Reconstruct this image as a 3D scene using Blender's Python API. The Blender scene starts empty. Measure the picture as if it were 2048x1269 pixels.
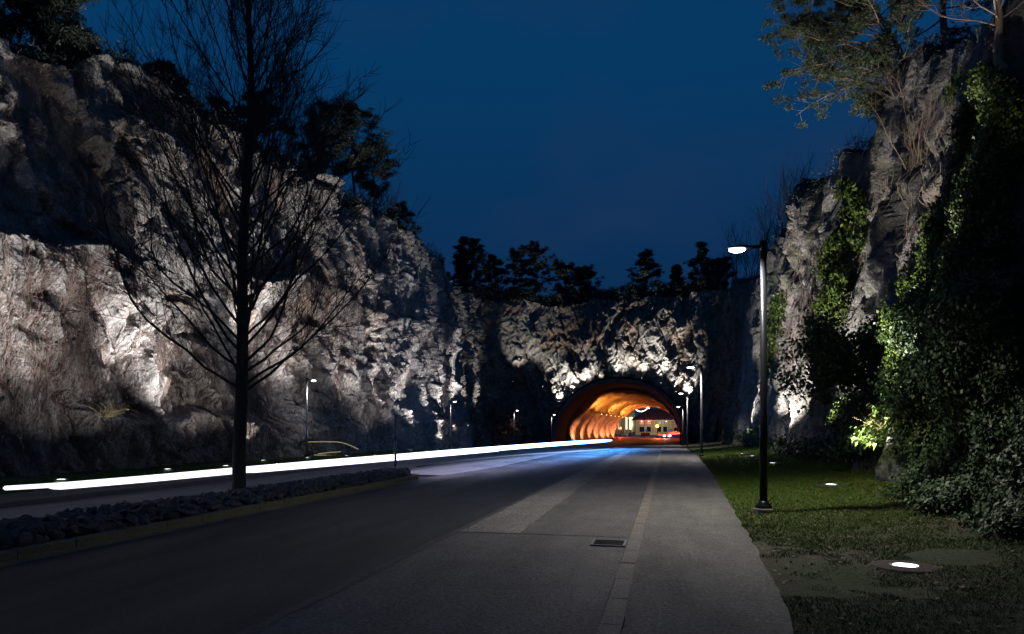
import bpy, math, random
import numpy as np
from mathutils import Vector, Matrix

random.seed(7)
RNG = np.random.default_rng(11)
SC = bpy.context.scene
COL = SC.collection
PI = math.pi

# ------------------------------------------------------------------ camera
F = 1365.0            # focal length in photo pixels (2048 wide)
HCAM = 1.9
TH = math.atan(0.228)
CT, ST = math.cos(TH), math.sin(TH)
HOR = 858.0
cam_d = bpy.data.cameras.new('camera')
cam_d.lens = F / 2048 * 36
cam_d.sensor_width = 36
cam_d.shift_y = (HOR - 634.5) / 2048
cam_d.clip_end = 3000
cam_d.clip_start = 0.1
cam = bpy.data.objects.new('camera', cam_d)
COL.objects.link(cam)
cam.location = (0, 0, HCAM)
cam.rotation_euler = (PI / 2, 0, TH)
SC.camera = cam

# ------------------------------------------------------------------ view, sky
SC.view_settings.view_transform = 'Standard'
SC.view_settings.look = 'None'
SC.view_settings.exposure = 0
SC.view_settings.gamma = 1
SC.view_settings.use_curve_mapping = False
SC.render.engine = 'CYCLES'
SC.cycles.use_denoising = True
SC.cycles.denoising_prefilter = 'NONE'
SC.cycles.sample_clamp_indirect = 3.0
SC.cycles.sample_clamp_direct = 40.0
SC.cycles.max_bounces = 5
SC.cycles.diffuse_bounces = 2
SC.cycles.glossy_bounces = 2
SC.cycles.transmission_bounces = 2
SC.cycles.transparent_max_bounces = 4
SC.cycles.caustics_reflective = False
SC.cycles.caustics_refractive = False
SC.cycles.use_light_tree = True
SC.cycles.use_adaptive_sampling = False
SC.cycles.light_sampling_threshold = 0.0

SKY_STRENGTH = 1.0
world = bpy.data.worlds.new('World')
SC.world = world
world.use_nodes = True
wn, wl = world.node_tree.nodes, world.node_tree.links
wn.clear()
w_out = wn.new('ShaderNodeOutputWorld')
w_bg = wn.new('ShaderNodeBackground')
w_sky = wn.new('ShaderNodeTexSky')
w_sky.sky_type = 'NISHITA'
w_sky.sun_disc = False
w_sky.sun_elevation = math.radians(-4.0)
w_sky.sun_rotation = math.radians(200)
w_sky.ozone_density = 6
w_sky.air_density = 1.0
w_sky.dust_density = 0.3
# dusk sky: a vertical fall from mid blue to a greyer, darker blue at the horizon
# with a trace of thin cloud, over the (almost spent) physical sky
w_tc = wn.new('ShaderNodeTexCoord')
w_sep = wn.new('ShaderNodeSeparateXYZ')
wl.new(w_tc.outputs['Generated'], w_sep.inputs[0])
w_ramp = wn.new('ShaderNodeValToRGB')
cr = w_ramp.color_ramp
cr.elements[0].position = 0.0
cr.elements[0].color = (0.0040, 0.0240, 0.0700, 1)
cr.elements[1].position = 1.0
cr.elements[1].color = (0.0016, 0.0440, 0.1380, 1)
for p, c in ((0.12, (0.0042, 0.0240, 0.0730, 1)), (0.26, (0.0034, 0.0305, 0.0980, 1)), (0.46, (0.0020, 0.0410, 0.1260, 1))):
    e = cr.elements.new(p); e.color = c
wl.new(w_sep.outputs['Z'], w_ramp.inputs['Fac'])
w_noise = wn.new('ShaderNodeTexNoise')
w_noise.inputs['Scale'].default_value = 2.3
w_noise.inputs['Detail'].default_value = 3
w_map = wn.new('ShaderNodeMapping')
w_map.inputs['Scale'].default_value = (1, 1, 2.2)
wl.new(w_tc.outputs['Generated'], w_map.inputs[0]); wl.new(w_map.outputs[0], w_noise.inputs['Vector'])
w_mr = wn.new('ShaderNodeMapRange')
w_mr.inputs[1].default_value = 0.52; w_mr.inputs[2].default_value = 0.78
w_mr.inputs[3].default_value = 0.0; w_mr.inputs[4].default_value = 0.7
wl.new(w_noise.outputs[0], w_mr.inputs[0])
w_mixc = wn.new('ShaderNodeMix'); w_mixc.data_type = 'RGBA'
wl.new(w_mr.outputs[0], w_mixc.inputs[0])
wl.new(w_ramp.outputs[0], w_mixc.inputs[6]); w_mixc.inputs[7].default_value = (0.016, 0.035, 0.098, 1)
w_mul = wn.new('ShaderNodeMix'); w_mul.data_type = 'RGBA'; w_mul.blend_type = 'ADD'
w_mul.inputs[0].default_value = 0.05
wl.new(w_mixc.outputs[2], w_mul.inputs[6]); wl.new(w_sky.outputs[0], w_mul.inputs[7])
wl.new(w_mul.outputs[2], w_bg.inputs[0])
w_bg.inputs[1].default_value = SKY_STRENGTH * .95
wl.new(w_bg.outputs[0], w_out.inputs[0])


# ------------------------------------------------------------------ helpers
def proj(P):
    P = np.asarray(P, dtype=float)
    x, y, z = P[..., 0], P[..., 1], P[..., 2]
    xc = x * CT + y * ST
    d = np.maximum(y * CT - x * ST, 0.3)
    return 1024 + F * xc / d, HOR - (z - HCAM) / d * F, d


def at_d(px, D, z=0.0):
    k = (px - 1024) / F
    return Vector((D * (k * CT - ST), D * (k * ST + CT), z))


def gz(y):
    return float(np.interp(y, [-50, 40, 55, 72, 90, 104, 130, 215, 300, 700], [0, 0, -.07, -.25, -.5, -.7, -.9, -.9, -.6, -.6]))


def gza(y):
    return np.interp(y, [-50, 40, 55, 72, 90, 104, 130, 215, 300, 700], [0, 0, -.07, -.25, -.5, -.7, -.9, -.9, -.6, -.6])


def ground(px, py, z=0.0):
    D = (HCAM - z) * F / (py - HOR)
    return at_d(px, D, z)


def tag(o, label=None, cat=None, group=None, kind=None):
    if label: o['label'] = label
    if cat: o['category'] = cat
    if group: o['group'] = group
    if kind: o['kind'] = kind
    return o


def link(name, me, parent=None, loc=None):
    o = bpy.data.objects.new(name, me)
    COL.objects.link(o)
    if parent: o.parent = parent
    if loc is not None: o.location = loc
    return o


def empty(name, loc=(0, 0, 0), rz=0, label=None, cat=None, group=None):
    o = bpy.data.objects.new(name, None)
    COL.objects.link(o)
    o.location = loc; o.rotation_euler = (0, 0, rz)
    o.empty_display_size = 0.2
    return tag(o, label, cat, group)


def np_mesh(name, V, Fc, mats=None, smooth=False, mat_idx=None):
    """V (N,3); Fc (M,k) int array or a list of such arrays"""
    if not isinstance(Fc, (list, tuple)): Fc = [Fc]
    me = bpy.data.meshes.new(name)
    me.vertices.add(len(V))
    me.vertices.foreach_set('co', np.asarray(V, dtype=np.float32).ravel())
    idx = np.concatenate([f.ravel() for f in Fc]).astype(np.int32)
    counts = np.concatenate([np.full(len(f), f.shape[1], dtype=np.int32) for f in Fc])
    starts = np.concatenate(([0], np.cumsum(counts)[:-1])).astype(np.int32)
    me.loops.add(len(idx)); me.loops.foreach_set('vertex_index', idx)
    me.polygons.add(len(counts)); me.polygons.foreach_set('loop_start', starts)
    try: me.polygons.foreach_set('loop_total', counts)
    except Exception: pass
    if smooth: me.polygons.foreach_set('use_smooth', np.ones(len(counts), dtype=bool))
    if mat_idx is not None: me.polygons.foreach_set('material_index', mat_idx.astype(np.int32))
    me.update(calc_edges=True)
    for m in (mats if isinstance(mats, (list, tuple)) else [mats]):
        if m: me.materials.append(m)
    return me


class MB:
    def __init__(s): s.v = []; s.f = []; s.n = 0

    def add(s, V, Fs):
        n = s.n
        s.v.extend(V); s.f.extend([tuple(i + n for i in f) for f in Fs]); s.n += len(V)

    def box(s, x0, x1, y0, y1, z0, z1, bev=0.0):
        if bev > 0:
            b = min(bev, (x1 - x0) / 2.2, (y1 - y0) / 2.2, (z1 - z0) / 2.2)
            V = []
            for (a, c, e) in ((b, b, 0), (0, 0, b), (0, 0, (z1 - z0) - b), (b, b, z1 - z0)):
                V += [(x0 + a, y0 + c, z0 + e), (x1 - a, y0 + c, z0 + e), (x1 - a, y1 - c, z0 + e), (x0 + a, y1 - c, z0 + e)]
            Fs = [(3, 2, 1, 0), (12, 13, 14, 15)]
            for L in range(3):
                for i in range(4):
                    j = (i + 1) % 4
                    Fs.append((L * 4 + i, L * 4 + j, L * 4 + 4 + j, L * 4 + 4 + i))
            s.add(V, Fs); return s
        V = [(x0, y0, z0), (x1, y0, z0), (x1, y1, z0), (x0, y1, z0), (x0, y0, z1), (x1, y0, z1), (x1, y1, z1), (x0, y1, z1)]
        s.add(V, [(3, 2, 1, 0), (4, 5, 6, 7), (0, 1, 5, 4), (1, 2, 6, 5), (2, 3, 7, 6), (3, 0, 4, 7)])
        return s

    def tube(s, pts, rad, sides=6, cap=True):
        pts = [Vector(p) for p in pts]
        if not hasattr(rad, '__len__'): rad = [rad] * len(pts)
        n = len(pts); V = []; Fs = []
        up = Vector((0, 0, 1))
        for i, p in enumerate(pts):
            d = (pts[min(i + 1, n - 1)] - pts[max(i - 1, 0)])
            if d.length < 1e-9: d = Vector((0, 0, 1))
            d.normalize()
            a = d.cross(up)
            if a.length < 0.05: a = d.cross(Vector((1, 0, 0)))
            a.normalize(); b = d.cross(a)
            for k in range(sides):
                t = 2 * PI * k / sides
                q = p + (a * math.cos(t) + b * math.sin(t)) * rad[i]
                V.append((q.x, q.y, q.z))
        for i in range(n - 1):
            for k in range(sides):
                j = (k + 1) % sides
                Fs.append((i * sides + k, i * sides + j, (i + 1) * sides + j, (i + 1) * sides + k))
        if cap:
            Fs.append(tuple(range(sides))[::-1]); Fs.append(tuple((n - 1) * sides + k for k in range(sides)))
        s.add(V, Fs); return s

    def lathe(s, prof, cx=0, cy=0, sides=20, cap=True):
        V = []; Fs = []
        for r, z in prof:
            for k in range(sides):
                t = 2 * PI * k / sides
                V.append((cx + r * math.cos(t), cy + r * math.sin(t), z))
        for i in range(len(prof) - 1):
            for k in range(sides):
                j = (k + 1) % sides
                Fs.append((i * sides + k, i * sides + j, (i + 1) * sides + j, (i + 1) * sides + k))
        if cap:
            Fs.append(tuple(range(sides))[::-1]); Fs.append(tuple((len(prof) - 1) * sides + k for k in range(sides)))
        s.add(V, Fs); return s

    def prism(s, outline, axis, a, b):
        """extrude a 2D outline along an axis ('x','y','z') from a to b"""
        n = len(outline)
        def mk(u, v, w):
            return {'x': (w, u, v), 'y': (u, w, v), 'z': (u, v, w)}[axis]
        V = [mk(u, v, a) for u, v in outline] + [mk(u, v, b) for u, v in outline]
        Fs = [tuple(range(n))[::-1], tuple(range(n, 2 * n))]
        for i in range(n):
            j = (i + 1) % n
            Fs.append((i, j, n + j, n + i))
        s.add(V, Fs); return s

    def mesh(s, name, mat, smooth=False):
        me = bpy.data.meshes.new(name)
        me.from_pydata(s.v, [], s.f)
        if mat: me.materials.append(mat)
        if smooth:
            me.polygons.foreach_set('use_smooth', np.ones(len(me.polygons), dtype=bool))
        me.update()
        return me

    def build(s, name, mat, parent=None, smooth=False, loc=None):
        return link(name, s.mesh(name, mat, smooth), parent, loc)


def copy_tree(o, parent=None):
    c = o.copy(); COL.objects.link(c)
    if parent is not None: c.parent = parent
    for ch in list(KIDS.get(o.name, [])):
        copy_tree(ch, c)
    return c


KIDS = {}


def kids_index(root):
    for o in [root] + list(root.children_recursive):
        KIDS[o.name] = list(o.children)


# ------------------------------------------------------------------ numpy noise
def _h(ix, iy, seed):
    ix = ix.astype(np.int64); iy = iy.astype(np.int64)
    h = (ix * 374761393 + iy * 668265263 + seed * 1274126177) & 0xffffffff
    h = ((h ^ (h >> 13)) * 1274126177) & 0xffffffff
    h = h ^ (h >> 16)
    h = (h * 2246822519) & 0xffffffff
    h = h ^ (h >> 15)
    return h.astype(np.float64) / 4294967295.0


def vn(x, y, seed=0):
    x0 = np.floor(x); y0 = np.floor(y)
    fx = x - x0; fy = y - y0
    fx = fx * fx * (3 - 2 * fx); fy = fy * fy * (3 - 2 * fy)
    a = _h(x0, y0, seed); b = _h(x0 + 1, y0, seed); c = _h(x0, y0 + 1, seed); d = _h(x0 + 1, y0 + 1, seed)
    return (a * (1 - fx) + b * fx) * (1 - fy) + (c * (1 - fx) + d * fx) * fy


def fbm(x, y, seed=0, oct=4):
    s = 0; a = 1; t = 0
    for i in range(oct):
        s = s + a * (vn(x * 2 ** i, y * 2 ** i, seed + i * 17) - 0.5); t += a; a *= .5
    return s / t * 2


def facet(x, y, seed, tilt=1.0, step=1.0):
    """fractured-rock relief: cells, each a plane of its own tilt and level"""
    x0 = np.floor(x); y0 = np.floor(y)
    best = np.full(x.shape, 1e9); out = np.zeros(x.shape); second = np.full(x.shape, 1e9)
    for dx in (-1, 0, 1):
        for dy in (-1, 0, 1):
            cx, cy = x0 + dx, y0 + dy
            px = cx + 0.1 + .8 * _h(cx, cy, seed); py = cy + 0.1 + .8 * _h(cx, cy, seed + 1)
            ex, ey = x - px, y - py
            d = ex * ex + ey * ey
            val = (_h(cx, cy, seed + 2) - .5) * step + ex * (_h(cx, cy, seed + 3) - .5) * 2 * tilt + ey * (_h(cx, cy, seed + 4) - .5) * 2 * tilt
            m = d < best
            second = np.where(m, best, np.minimum(second, d))
            out = np.where(m, val, out); best = np.where(m, d, best)
    return out, np.sqrt(second) - np.sqrt(best)


def trin(x, y, seed):
    """continuous relief of flat triangular faces meeting in sharp creases, -0.5..0.5"""
    i = np.floor(x); j = np.floor(y); fx = x - i; fy = y - j
    a = _h(i, j, seed); b = _h(i + 1, j, seed); c = _h(i, j + 1, seed); d = _h(i + 1, j + 1, seed)
    flip = _h(i, j, seed + 1) > .5
    lo = a + (b - a) * fx + (c - a) * fy
    hi = d + (c - d) * (1 - fx) + (b - d) * (1 - fy)
    r1 = np.where(fx + fy < 1, lo, hi)
    lo2 = b + (a - b) * (1 - fx) + (d - b) * fy
    hi2 = c + (d - c) * fx + (a - c) * (1 - fy)
    r2 = np.where((1 - fx) + fy < 1, lo2, hi2)
    return np.where(flip, r1, r2) - .5


# ------------------------------------------------------------------ materials
def nmat(name):
    m = bpy.data.materials.new(name); m.use_nodes = True
    nt = m.node_tree; b = nt.nodes['Principled BSDF']
    return m, nt, b


def simple(name, col, rough=.6, metal=0.0, emit=None, es=0, var=0.0, vscale=8.0, bump=0.0, bscale=40.0, spec=.5):
    m, nt, b = nmat(name)
    b.inputs['Base Color'].default_value = (*col, 1)
    b.inputs['Roughness'].default_value = rough
    b.inputs['Metallic'].default_value = metal
    b.inputs['Specular IOR Level'].default_value = spec
    if emit:
        m.cycles.emission_sampling = 'NONE'
        b.inputs['Emission Color'].default_value = (*emit, 1); b.inputs['Emission Strength'].default_value = es
    if var or bump:
        tc = nt.nodes.new('ShaderNodeTexCoord')
    if var:
        n = nt.nodes.new('ShaderNodeTexNoise'); n.inputs['Scale'].default_value = vscale; n.inputs['Detail'].default_value = 5
        nt.links.new(tc.outputs['Object'], n.inputs['Vector'])
        r = nt.nodes.new('ShaderNodeMapRange'); r.inputs[1].default_value = .3; r.inputs[2].default_value = .7
        r.inputs[3].default_value = 1 - var; r.inputs[4].default_value = 1 + var
        nt.links.new(n.outputs[0], r.inputs[0])
        mx = nt.nodes.new('ShaderNodeVectorMath'); mx.operation = 'SCALE'; mx.inputs[0].default_value = col
        nt.links.new(r.outputs[0], mx.inputs['Scale']); nt.links.new(mx.outputs[0], b.inputs['Base Color'])
    if bump:
        n2 = nt.nodes.new('ShaderNodeTexNoise'); n2.inputs['Scale'].default_value = bscale; n2.inputs['Detail'].default_value = 4
        nt.links.new(tc.outputs['Object'], n2.inputs['Vector'])
        bp = nt.nodes.new('ShaderNodeBump'); bp.inputs['Strength'].default_value = bump; bp.inputs['Distance'].default_value = .02
        nt.links.new(n2.outputs[0], bp.inputs['Height']); nt.links.new(bp.outputs[0], b.inputs['Normal'])
    return m


def N(nt, kind, **kw):
    n = nt.nodes.new(kind)
    for k, v in kw.items():
        if k.startswith('i_'): n.inputs[k[2:].replace('_', ' ')].default_value = v
        else: setattr(n, k, v)
    return n


def mixc(nt, fac, a, b, blend='MIX'):
    m = nt.nodes.new('ShaderNodeMix'); m.data_type = 'RGBA'; m.blend_type = blend
    for sock, v in ((0, fac), (6, a), (7, b)):
        if hasattr(v, 'is_linked') or hasattr(v, 'links'): nt.links.new(v, m.inputs[sock])
        elif isinstance(v, tuple): m.inputs[sock].default_value = (*v, 1) if len(v) == 3 else v
        else: m.inputs[sock].default_value = v
    return m.outputs[2]


def noise(nt, vec, scale, detail=4, rough=.55):
    n = N(nt, 'ShaderNodeTexNoise'); n.inputs['Scale'].default_value = scale
    n.inputs['Detail'].default_value = detail; n.inputs['Roughness'].default_value = rough
    nt.links.new(vec, n.inputs['Vector'])
    return n.outputs[0]


def mrange(nt, v, a, b, c, d):
    r = N(nt, 'ShaderNodeMapRange')
    for i, x in enumerate((a, b, c, d)): r.inputs[i + 1].default_value = x
    nt.links.new(v, r.inputs[0]); return r.outputs[0]


def rock_mat(name, base, dark, warm, moss=None, moss_amt=0.0, warm_amt=.5):
    m, nt, b = nmat(name)
    tc = N(nt, 'ShaderNodeTexCoord'); v = tc.outputs['Object']
    mp = N(nt, 'ShaderNodeMapping'); mp.inputs['Scale'].default_value = (1, 1, .28)
    nt.links.new(v, mp.inputs[0])
    c = mixc(nt, mrange(nt, noise(nt, mp.outputs[0], .55, 6, .65), .35, .68, 0, 1), dark, base)
    c = mixc(nt, mrange(nt, noise(nt, v, 2.6, 6, .7), .42, .75, 0, .55), c, tuple(x * 1.45 for x in base))
    c = mixc(nt, mrange(nt, noise(nt, mp.outputs[0], .21, 4, .6), .54, .64, 0, warm_amt), c, warm)
    c = mixc(nt, mrange(nt, noise(nt, mp.outputs[0], 2.2, 5, .6), .55, .72, 0, .5), c, dark)
    gr = mrange(nt, noise(nt, v, 7.0, 8, .8), .34, .66, .45, 1.5)
    gv = N(nt, 'ShaderNodeVectorMath', operation='SCALE'); nt.links.new(c, gv.inputs[0]); nt.links.new(gr, gv.inputs['Scale']); c = gv.outputs[0]
    at = N(nt, 'ShaderNodeAttribute'); at.attribute_name = 'tone'
    tf = N(nt, 'ShaderNodeMath', operation='MULTIPLY'); nt.links.new(at.outputs['Fac'], tf.inputs[0]); tf.inputs[1].default_value = .75
    c = mixc(nt, tf.outputs[0], c, warm)
    if moss:
        c = mixc(nt, mrange(nt, noise(nt, v, .5, 5, .65), .5, .62, 0, moss_amt), c, moss)
    nt.links.new(c, b.inputs['Base Color'])
    b.inputs['Roughness'].default_value = .82
    b.inputs['Specular IOR Level'].default_value = .25
    h1 = noise(nt, v, 3.0, 8, .72); h2 = noise(nt, mp.outputs[0], 9.0, 6, .7)
    wrp = N(nt, 'ShaderNodeTexNoise'); wrp.inputs['Scale'].default_value = 2.2; wrp.inputs['Detail'].default_value = 4; nt.links.new(v, wrp.inputs['Vector'])
    vm = N(nt, 'ShaderNodeVectorMath', operation='MULTIPLY_ADD'); nt.links.new(wrp.outputs['Color'], vm.inputs[0]); vm.inputs[1].default_value = (.5, .5, .5); nt.links.new(v, vm.inputs[2])
    vs = []
    for sc_, amp in ((2.0, .7), (5.5, .5), (13.0, .25)):
        vo = N(nt, 'ShaderNodeTexVoronoi'); vo.inputs['Scale'].default_value = sc_; nt.links.new(vm.outputs[0], vo.inputs['Vector'])
        vo.distance = 'CHEBYCHEV'
        mm = N(nt, 'ShaderNodeMath', operation='MULTIPLY'); nt.links.new(vo.outputs['Distance'], mm.inputs[0]); mm.inputs[1].default_value = amp; vs.append(mm.outputs[0])
    acc = h1
    for q in [h2] + vs:
        ad = N(nt, 'ShaderNodeMath', operation='ADD'); nt.links.new(acc, ad.inputs[0]); nt.links.new(q, ad.inputs[1]); acc = ad.outputs[0]
    bp = N(nt, 'ShaderNodeBump'); bp.inputs['Strength'].default_value = 1.0; bp.inputs['Distance'].default_value = .16
    nt.links.new(acc, bp.inputs['Height']); nt.links.new(bp.outputs[0], b.inputs['Normal'])
    return m


def asphalt(name, col, contrast=.35, patch=.2, rough=.75, tint=(1, 1, 1), speck=.5, gloss_var=.12):
    m, nt, b = nmat(name)
    tc = N(nt, 'ShaderNodeTexCoord'); v = tc.outputs['Object']
    mp = N(nt, 'ShaderNodeMapping'); mp.inputs['Scale'].default_value = (1, .16, 1)
    nt.links.new(v, mp.inputs[0])
    f1 = mrange(nt, noise(nt, v, 24, 4, .85), .32, .68, 1 - contrast * 1.15, 1 + contrast * 1.25)
    f2 = mrange(nt, noise(nt, v, .9, 6, .7), .3, .7, 1 - patch, 1 + patch)
    f3 = mrange(nt, noise(nt, mp.outputs[0], 1.6, 5, .6), .3, .7, 1 - patch, 1 + patch)
    vo = N(nt, 'ShaderNodeTexVoronoi'); vo.inputs['Scale'].default_value = 17; nt.links.new(v, vo.inputs['Vector'])
    sp = mrange(nt, vo.outputs['Distance'], .08, .20, 1 + speck * 2.6, 1.0)
    mu = N(nt, 'ShaderNodeMath', operation='MULTIPLY'); nt.links.new(f1, mu.inputs[0]); nt.links.new(f2, mu.inputs[1])
    mu2 = N(nt, 'ShaderNodeMath', operation='MULTIPLY'); nt.links.new(mu.outputs[0], mu2.inputs[0]); nt.links.new(f3, mu2.inputs[1])
    mu3 = N(nt, 'ShaderNodeMath', operation='MULTIPLY'); nt.links.new(mu2.outputs[0], mu3.inputs[0]); nt.links.new(sp, mu3.inputs[1])
    sc = N(nt, 'ShaderNodeVectorMath', operation='SCALE'); sc.inputs[0].default_value = tuple(c * t for c, t in zip(col, tint))
    nt.links.new(mu3.outputs[0], sc.inputs['Scale']); nt.links.new(sc.outputs[0], b.inputs['Base Color'])
    nt.links.new(mrange(nt, noise(nt, mp.outputs[0], 1.1, 5, .6), .3, .7, rough - gloss_var, rough + gloss_var), b.inputs['Roughness'])
    bp = N(nt, 'ShaderNodeBump'); bp.inputs['Strength'].default_value = 1.0; bp.inputs['Distance'].default_value = .02
    ad = N(nt, 'ShaderNodeMath', operation='SUBTRACT'); nt.links.new(noise(nt, v, 38, 4, .8), ad.inputs[0]); nt.links.new(noise(nt, v, 12, 4, .8), ad.inputs[1])
    nt.links.new(ad.outputs[0], bp.inputs['Height']); nt.links.new(bp.outputs[0], b.inputs['Normal'])
    return m


M = {}
M['rock'] = rock_mat('grey_rock', (.31, .295, .285), (.10, .095, .095), (.26, .185, .135), warm_amt=.35)
M['rock_back'] = rock_mat('portal_rock', (.30, .285, .26), (.085, .08, .075), (.27, .165, .105), warm_amt=.5)
M['rock_right'] = rock_mat('dark_rock', (.25, .24, .23), (.06, .06, .062), (.21, .165, .11), moss=(.045, .06, .02), moss_amt=.5, warm_amt=.35)
M['asph_old'] = asphalt('old_asphalt', (.080, .075, .072), .78, .22, .78)
M['asph_new'] = asphalt('new_asphalt', (.014, .014, .0155), .9, .18, .66, speck=1.0, gloss_var=.1)
M['asph_strip'] = asphalt('milled_asphalt', (.15, .14, .128), .9, .2, .85, speck=.8)
M['asph_walk'] = asphalt('path_asphalt', (.095, .090, .083), .78, .24, .85)
M['asph_far'] = asphalt('worn_asphalt', (.15, .14, .145), .4, .22, .58)
M['red_paving'] = asphalt('reddish_paving', (.17, .115, .09), .4, .25, .85)
M['kerb'] = asphalt('kerb_granite', (.155, .135, .115), .5, .25, .8)
M['kerb_dark'] = asphalt('kerb_dark', (.085, .08, .085), .4, .25, .7)
M['kerb_med'] = asphalt('kerb_concrete', (.13, .115, .07), .4, .25, .8)
M['rubble'] = simple('rubble_stone', (.030, .031, .034), .6, var=.5, vscale=3, bump=.8, bscale=25)
M['soil'] = simple('soil', (.028, .022, .016), .95, var=.4, vscale=5, bump=.6, bscale=30)
M['black_metal'] = simple('black_painted_steel', (.007, .008, .010), .32, .0, bump=.05, spec=.12)
M['steel'] = simple('galvanised_steel', (.32, .33, .34), .38, .9, var=.15)
M['grey_steel'] = simple('dull_steel', (.16, .165, .17), .5, .6, var=.15)
M['dark_steel'] = simple('dark_grey_steel', (.05, .052, .056), .45, .3, var=.15)
M['bark_dark'] = simple('dark_bark', (.030, .026, .022), .85, var=.4, vscale=14, bump=.9, bscale=22)
M['twig'] = simple('dark_twig', (.022, .018, .017), .8)
M['pine_bark'] = simple('pine_bark', (.12, .075, .05), .85, var=.35, vscale=6, bump=.6, bscale=18)
M['pale_wood'] = simple('pale_twig', (.24, .165, .115), .8, var=.2)
M['needles'] = simple('pine_needles', (.040, .060, .026), .6, var=.45, vscale=1.5)
M['needles_dark'] = simple('dark_pine_needles', (.018, .030, .017), .65, var=.4, vscale=.8)
M['vine'] = simple('dry_creeper', (.115, .084, .074), .85, var=.4, vscale=.7)
M['vine_pale'] = simple('pale_creeper', (.24, .185, .145), .85, var=.3, vscale=.7)
M['red_leaf'] = simple('red_leaf', (.12, .052, .042), .7, var=.5, vscale=3)
M['dry_grass'] = simple('dry_grass', (.34, .27, .15), .8, var=.3, vscale=5)
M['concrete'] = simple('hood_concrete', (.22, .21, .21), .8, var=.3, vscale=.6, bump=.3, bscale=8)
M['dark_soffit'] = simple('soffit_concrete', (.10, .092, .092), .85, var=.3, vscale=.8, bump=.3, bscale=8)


def leaf_mat(name, col, col2, rough=.38):
    m, nt, b = nmat(name)
    g = N(nt, 'ShaderNodeNewGeometry')
    c = mixc(nt, g.outputs['Random Per Island'], col, col2)
    nt.links.new(c, b.inputs['Base Color']); b.inputs['Roughness'].default_value = rough
    b.inputs['Specular IOR Level'].default_value = .22
    return m


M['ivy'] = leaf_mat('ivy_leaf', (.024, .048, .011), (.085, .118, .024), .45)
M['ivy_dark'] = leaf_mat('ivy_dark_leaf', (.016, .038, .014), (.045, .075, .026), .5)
M['bush_leaf'] = leaf_mat('bush_leaf', (.05, .085, .022), (.10, .135, .04), .5)
M['grass'] = leaf_mat('grass_blade', (.050, .095, .010), (.095, .140, .018), .6)
M['dead_leaf'] = leaf_mat('dead_leaf', (.10, .055, .025), (.20, .13, .06), .7)


# ------------------------------------------------------------------ sheets for ground and roads
def strip(name, xfun0, xfun1, y0, y1, dz, mat, ny=60, nx=2, zfun=None, kind='structure', edge=0.0, seed=0):
    ys = np.linspace(0, 1, ny) ** 1.6 * (y1 - y0) + y0
    us = np.linspace(0, 1, nx)
    a = np.array([xfun0(y) if callable(xfun0) else xfun0 for y in ys])
    b = np.array([xfun1(y) if callable(xfun1) else xfun1 for y in ys])
    X = a[:, None] * (1 - us) + b[:, None] * us
    Y = np.repeat(ys[:, None], nx, 1)
    if edge:
        X[:, 0] += edge * fbm(ys * 2.5, ys * 0, seed, 5); X[:, -1] += edge * fbm(ys * 2.5, ys * 0 + 9, seed, 5)
    Z = gza(Y) + dz
    if zfun is not None: Z = Z + zfun(X, Y)
    V = np.stack([X, Y, Z], -1).reshape(-1, 3)
    i = np.arange(ny - 1)[:, None] * nx + np.arange(nx - 1)[None]
    Fq = np.stack([i, i + 1, i + nx + 1, i + nx], -1).reshape(-1, 4)
    o = link(name, np_mesh(name, V, Fq, mat, smooth=True))
    if kind: o['kind'] = kind
    return o


def earth_mat():
    m, nt, b = nmat('lawn_earth')
    tc = N(nt, 'ShaderNodeTexCoord'); v = tc.outputs['Object']
    f = mrange(nt, noise(nt, v, .8, 7, .7), .47, .62, 0, 1)
    c = mixc(nt, f, (.036, .066, .011), (.085, .060, .040))
    c = mixc(nt, mrange(nt, noise(nt, v, 9, 7, .8), .42, .62, 0, .9), c, (.018, .018, .009))
    c = mixc(nt, mrange(nt, noise(nt, v, 30, 5, .8), .56, .66, 0, .8), c, (.15, .10, .06))
    nt.links.new(c, b.inputs['Base Color']); b.inputs['Roughness'].default_value = .95
    bp = N(nt, 'ShaderNodeBump'); bp.inputs['Strength'].default_value = 1; bp.inputs['Distance'].default_value = .05
    nt.links.new(noise(nt, v, 22, 6, .75), bp.inputs['Height']); nt.links.new(bp.outputs[0], b.inputs['Normal'])
    return m


M['earth'] = earth_mat()
M['ground'] = simple('ground', (.035, .036, .034), .95, var=.3, vscale=.3)

WALK_R = lambda y: float(np.interp(y, [3, 5.4, 8.5, 12, 18, 28, 50, 90, 126], [.95, 1.02, 1.26, 1.36, 1.5, 1.78, 2.05, 2.0, 1.9]))
VERGE_TOP = lambda X, Y: np.clip((X - 2.0) / 5.0, 0, 1.2) ** 1.4 * .45 + .05 * fbm(X * .9, Y * .9, 3, 4)

strip('ground', -500, 500, -60, 900, -.06, M['ground'], ny=120, nx=3)
strip('lawn', lambda y: WALK_R(y) - .05, 9.5, 2.0, 128, .012, M['earth'], ny=400, nx=60, zfun=VERGE_TOP)
strip('left_lawn', -25.5, -17.4, -5, 126, .06, M['earth'], ny=200, nx=14, zfun=lambda X, Y: .05 * fbm(X, Y, 5, 3))
strip('left_pavement', -17.5, -15.65, -5, 128, .125, M['red_paving'], ny=60)
strip('far_road', -15.5, -11.3, -5, 26.5, .0, M['asph_far'], ny=60)
strip('far_road', -15.5, -8.2, 26.5, 128, .0, M['asph_far'], ny=60)
strip('new_asphalt_road', lambda y: -9.1 if y < 26.5 else float(np.interp(y, [26.5, 34], [-8.9, -8.1])), -3.75, -4, 128, .004, M['asph_new'], ny=120, nx=2, edge=.03, seed=3)
strip('old_asphalt_road', -3.82, -.64, -4, 128, .008, M['asph_old'], ny=140, nx=2, edge=.04, seed=8)
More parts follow.
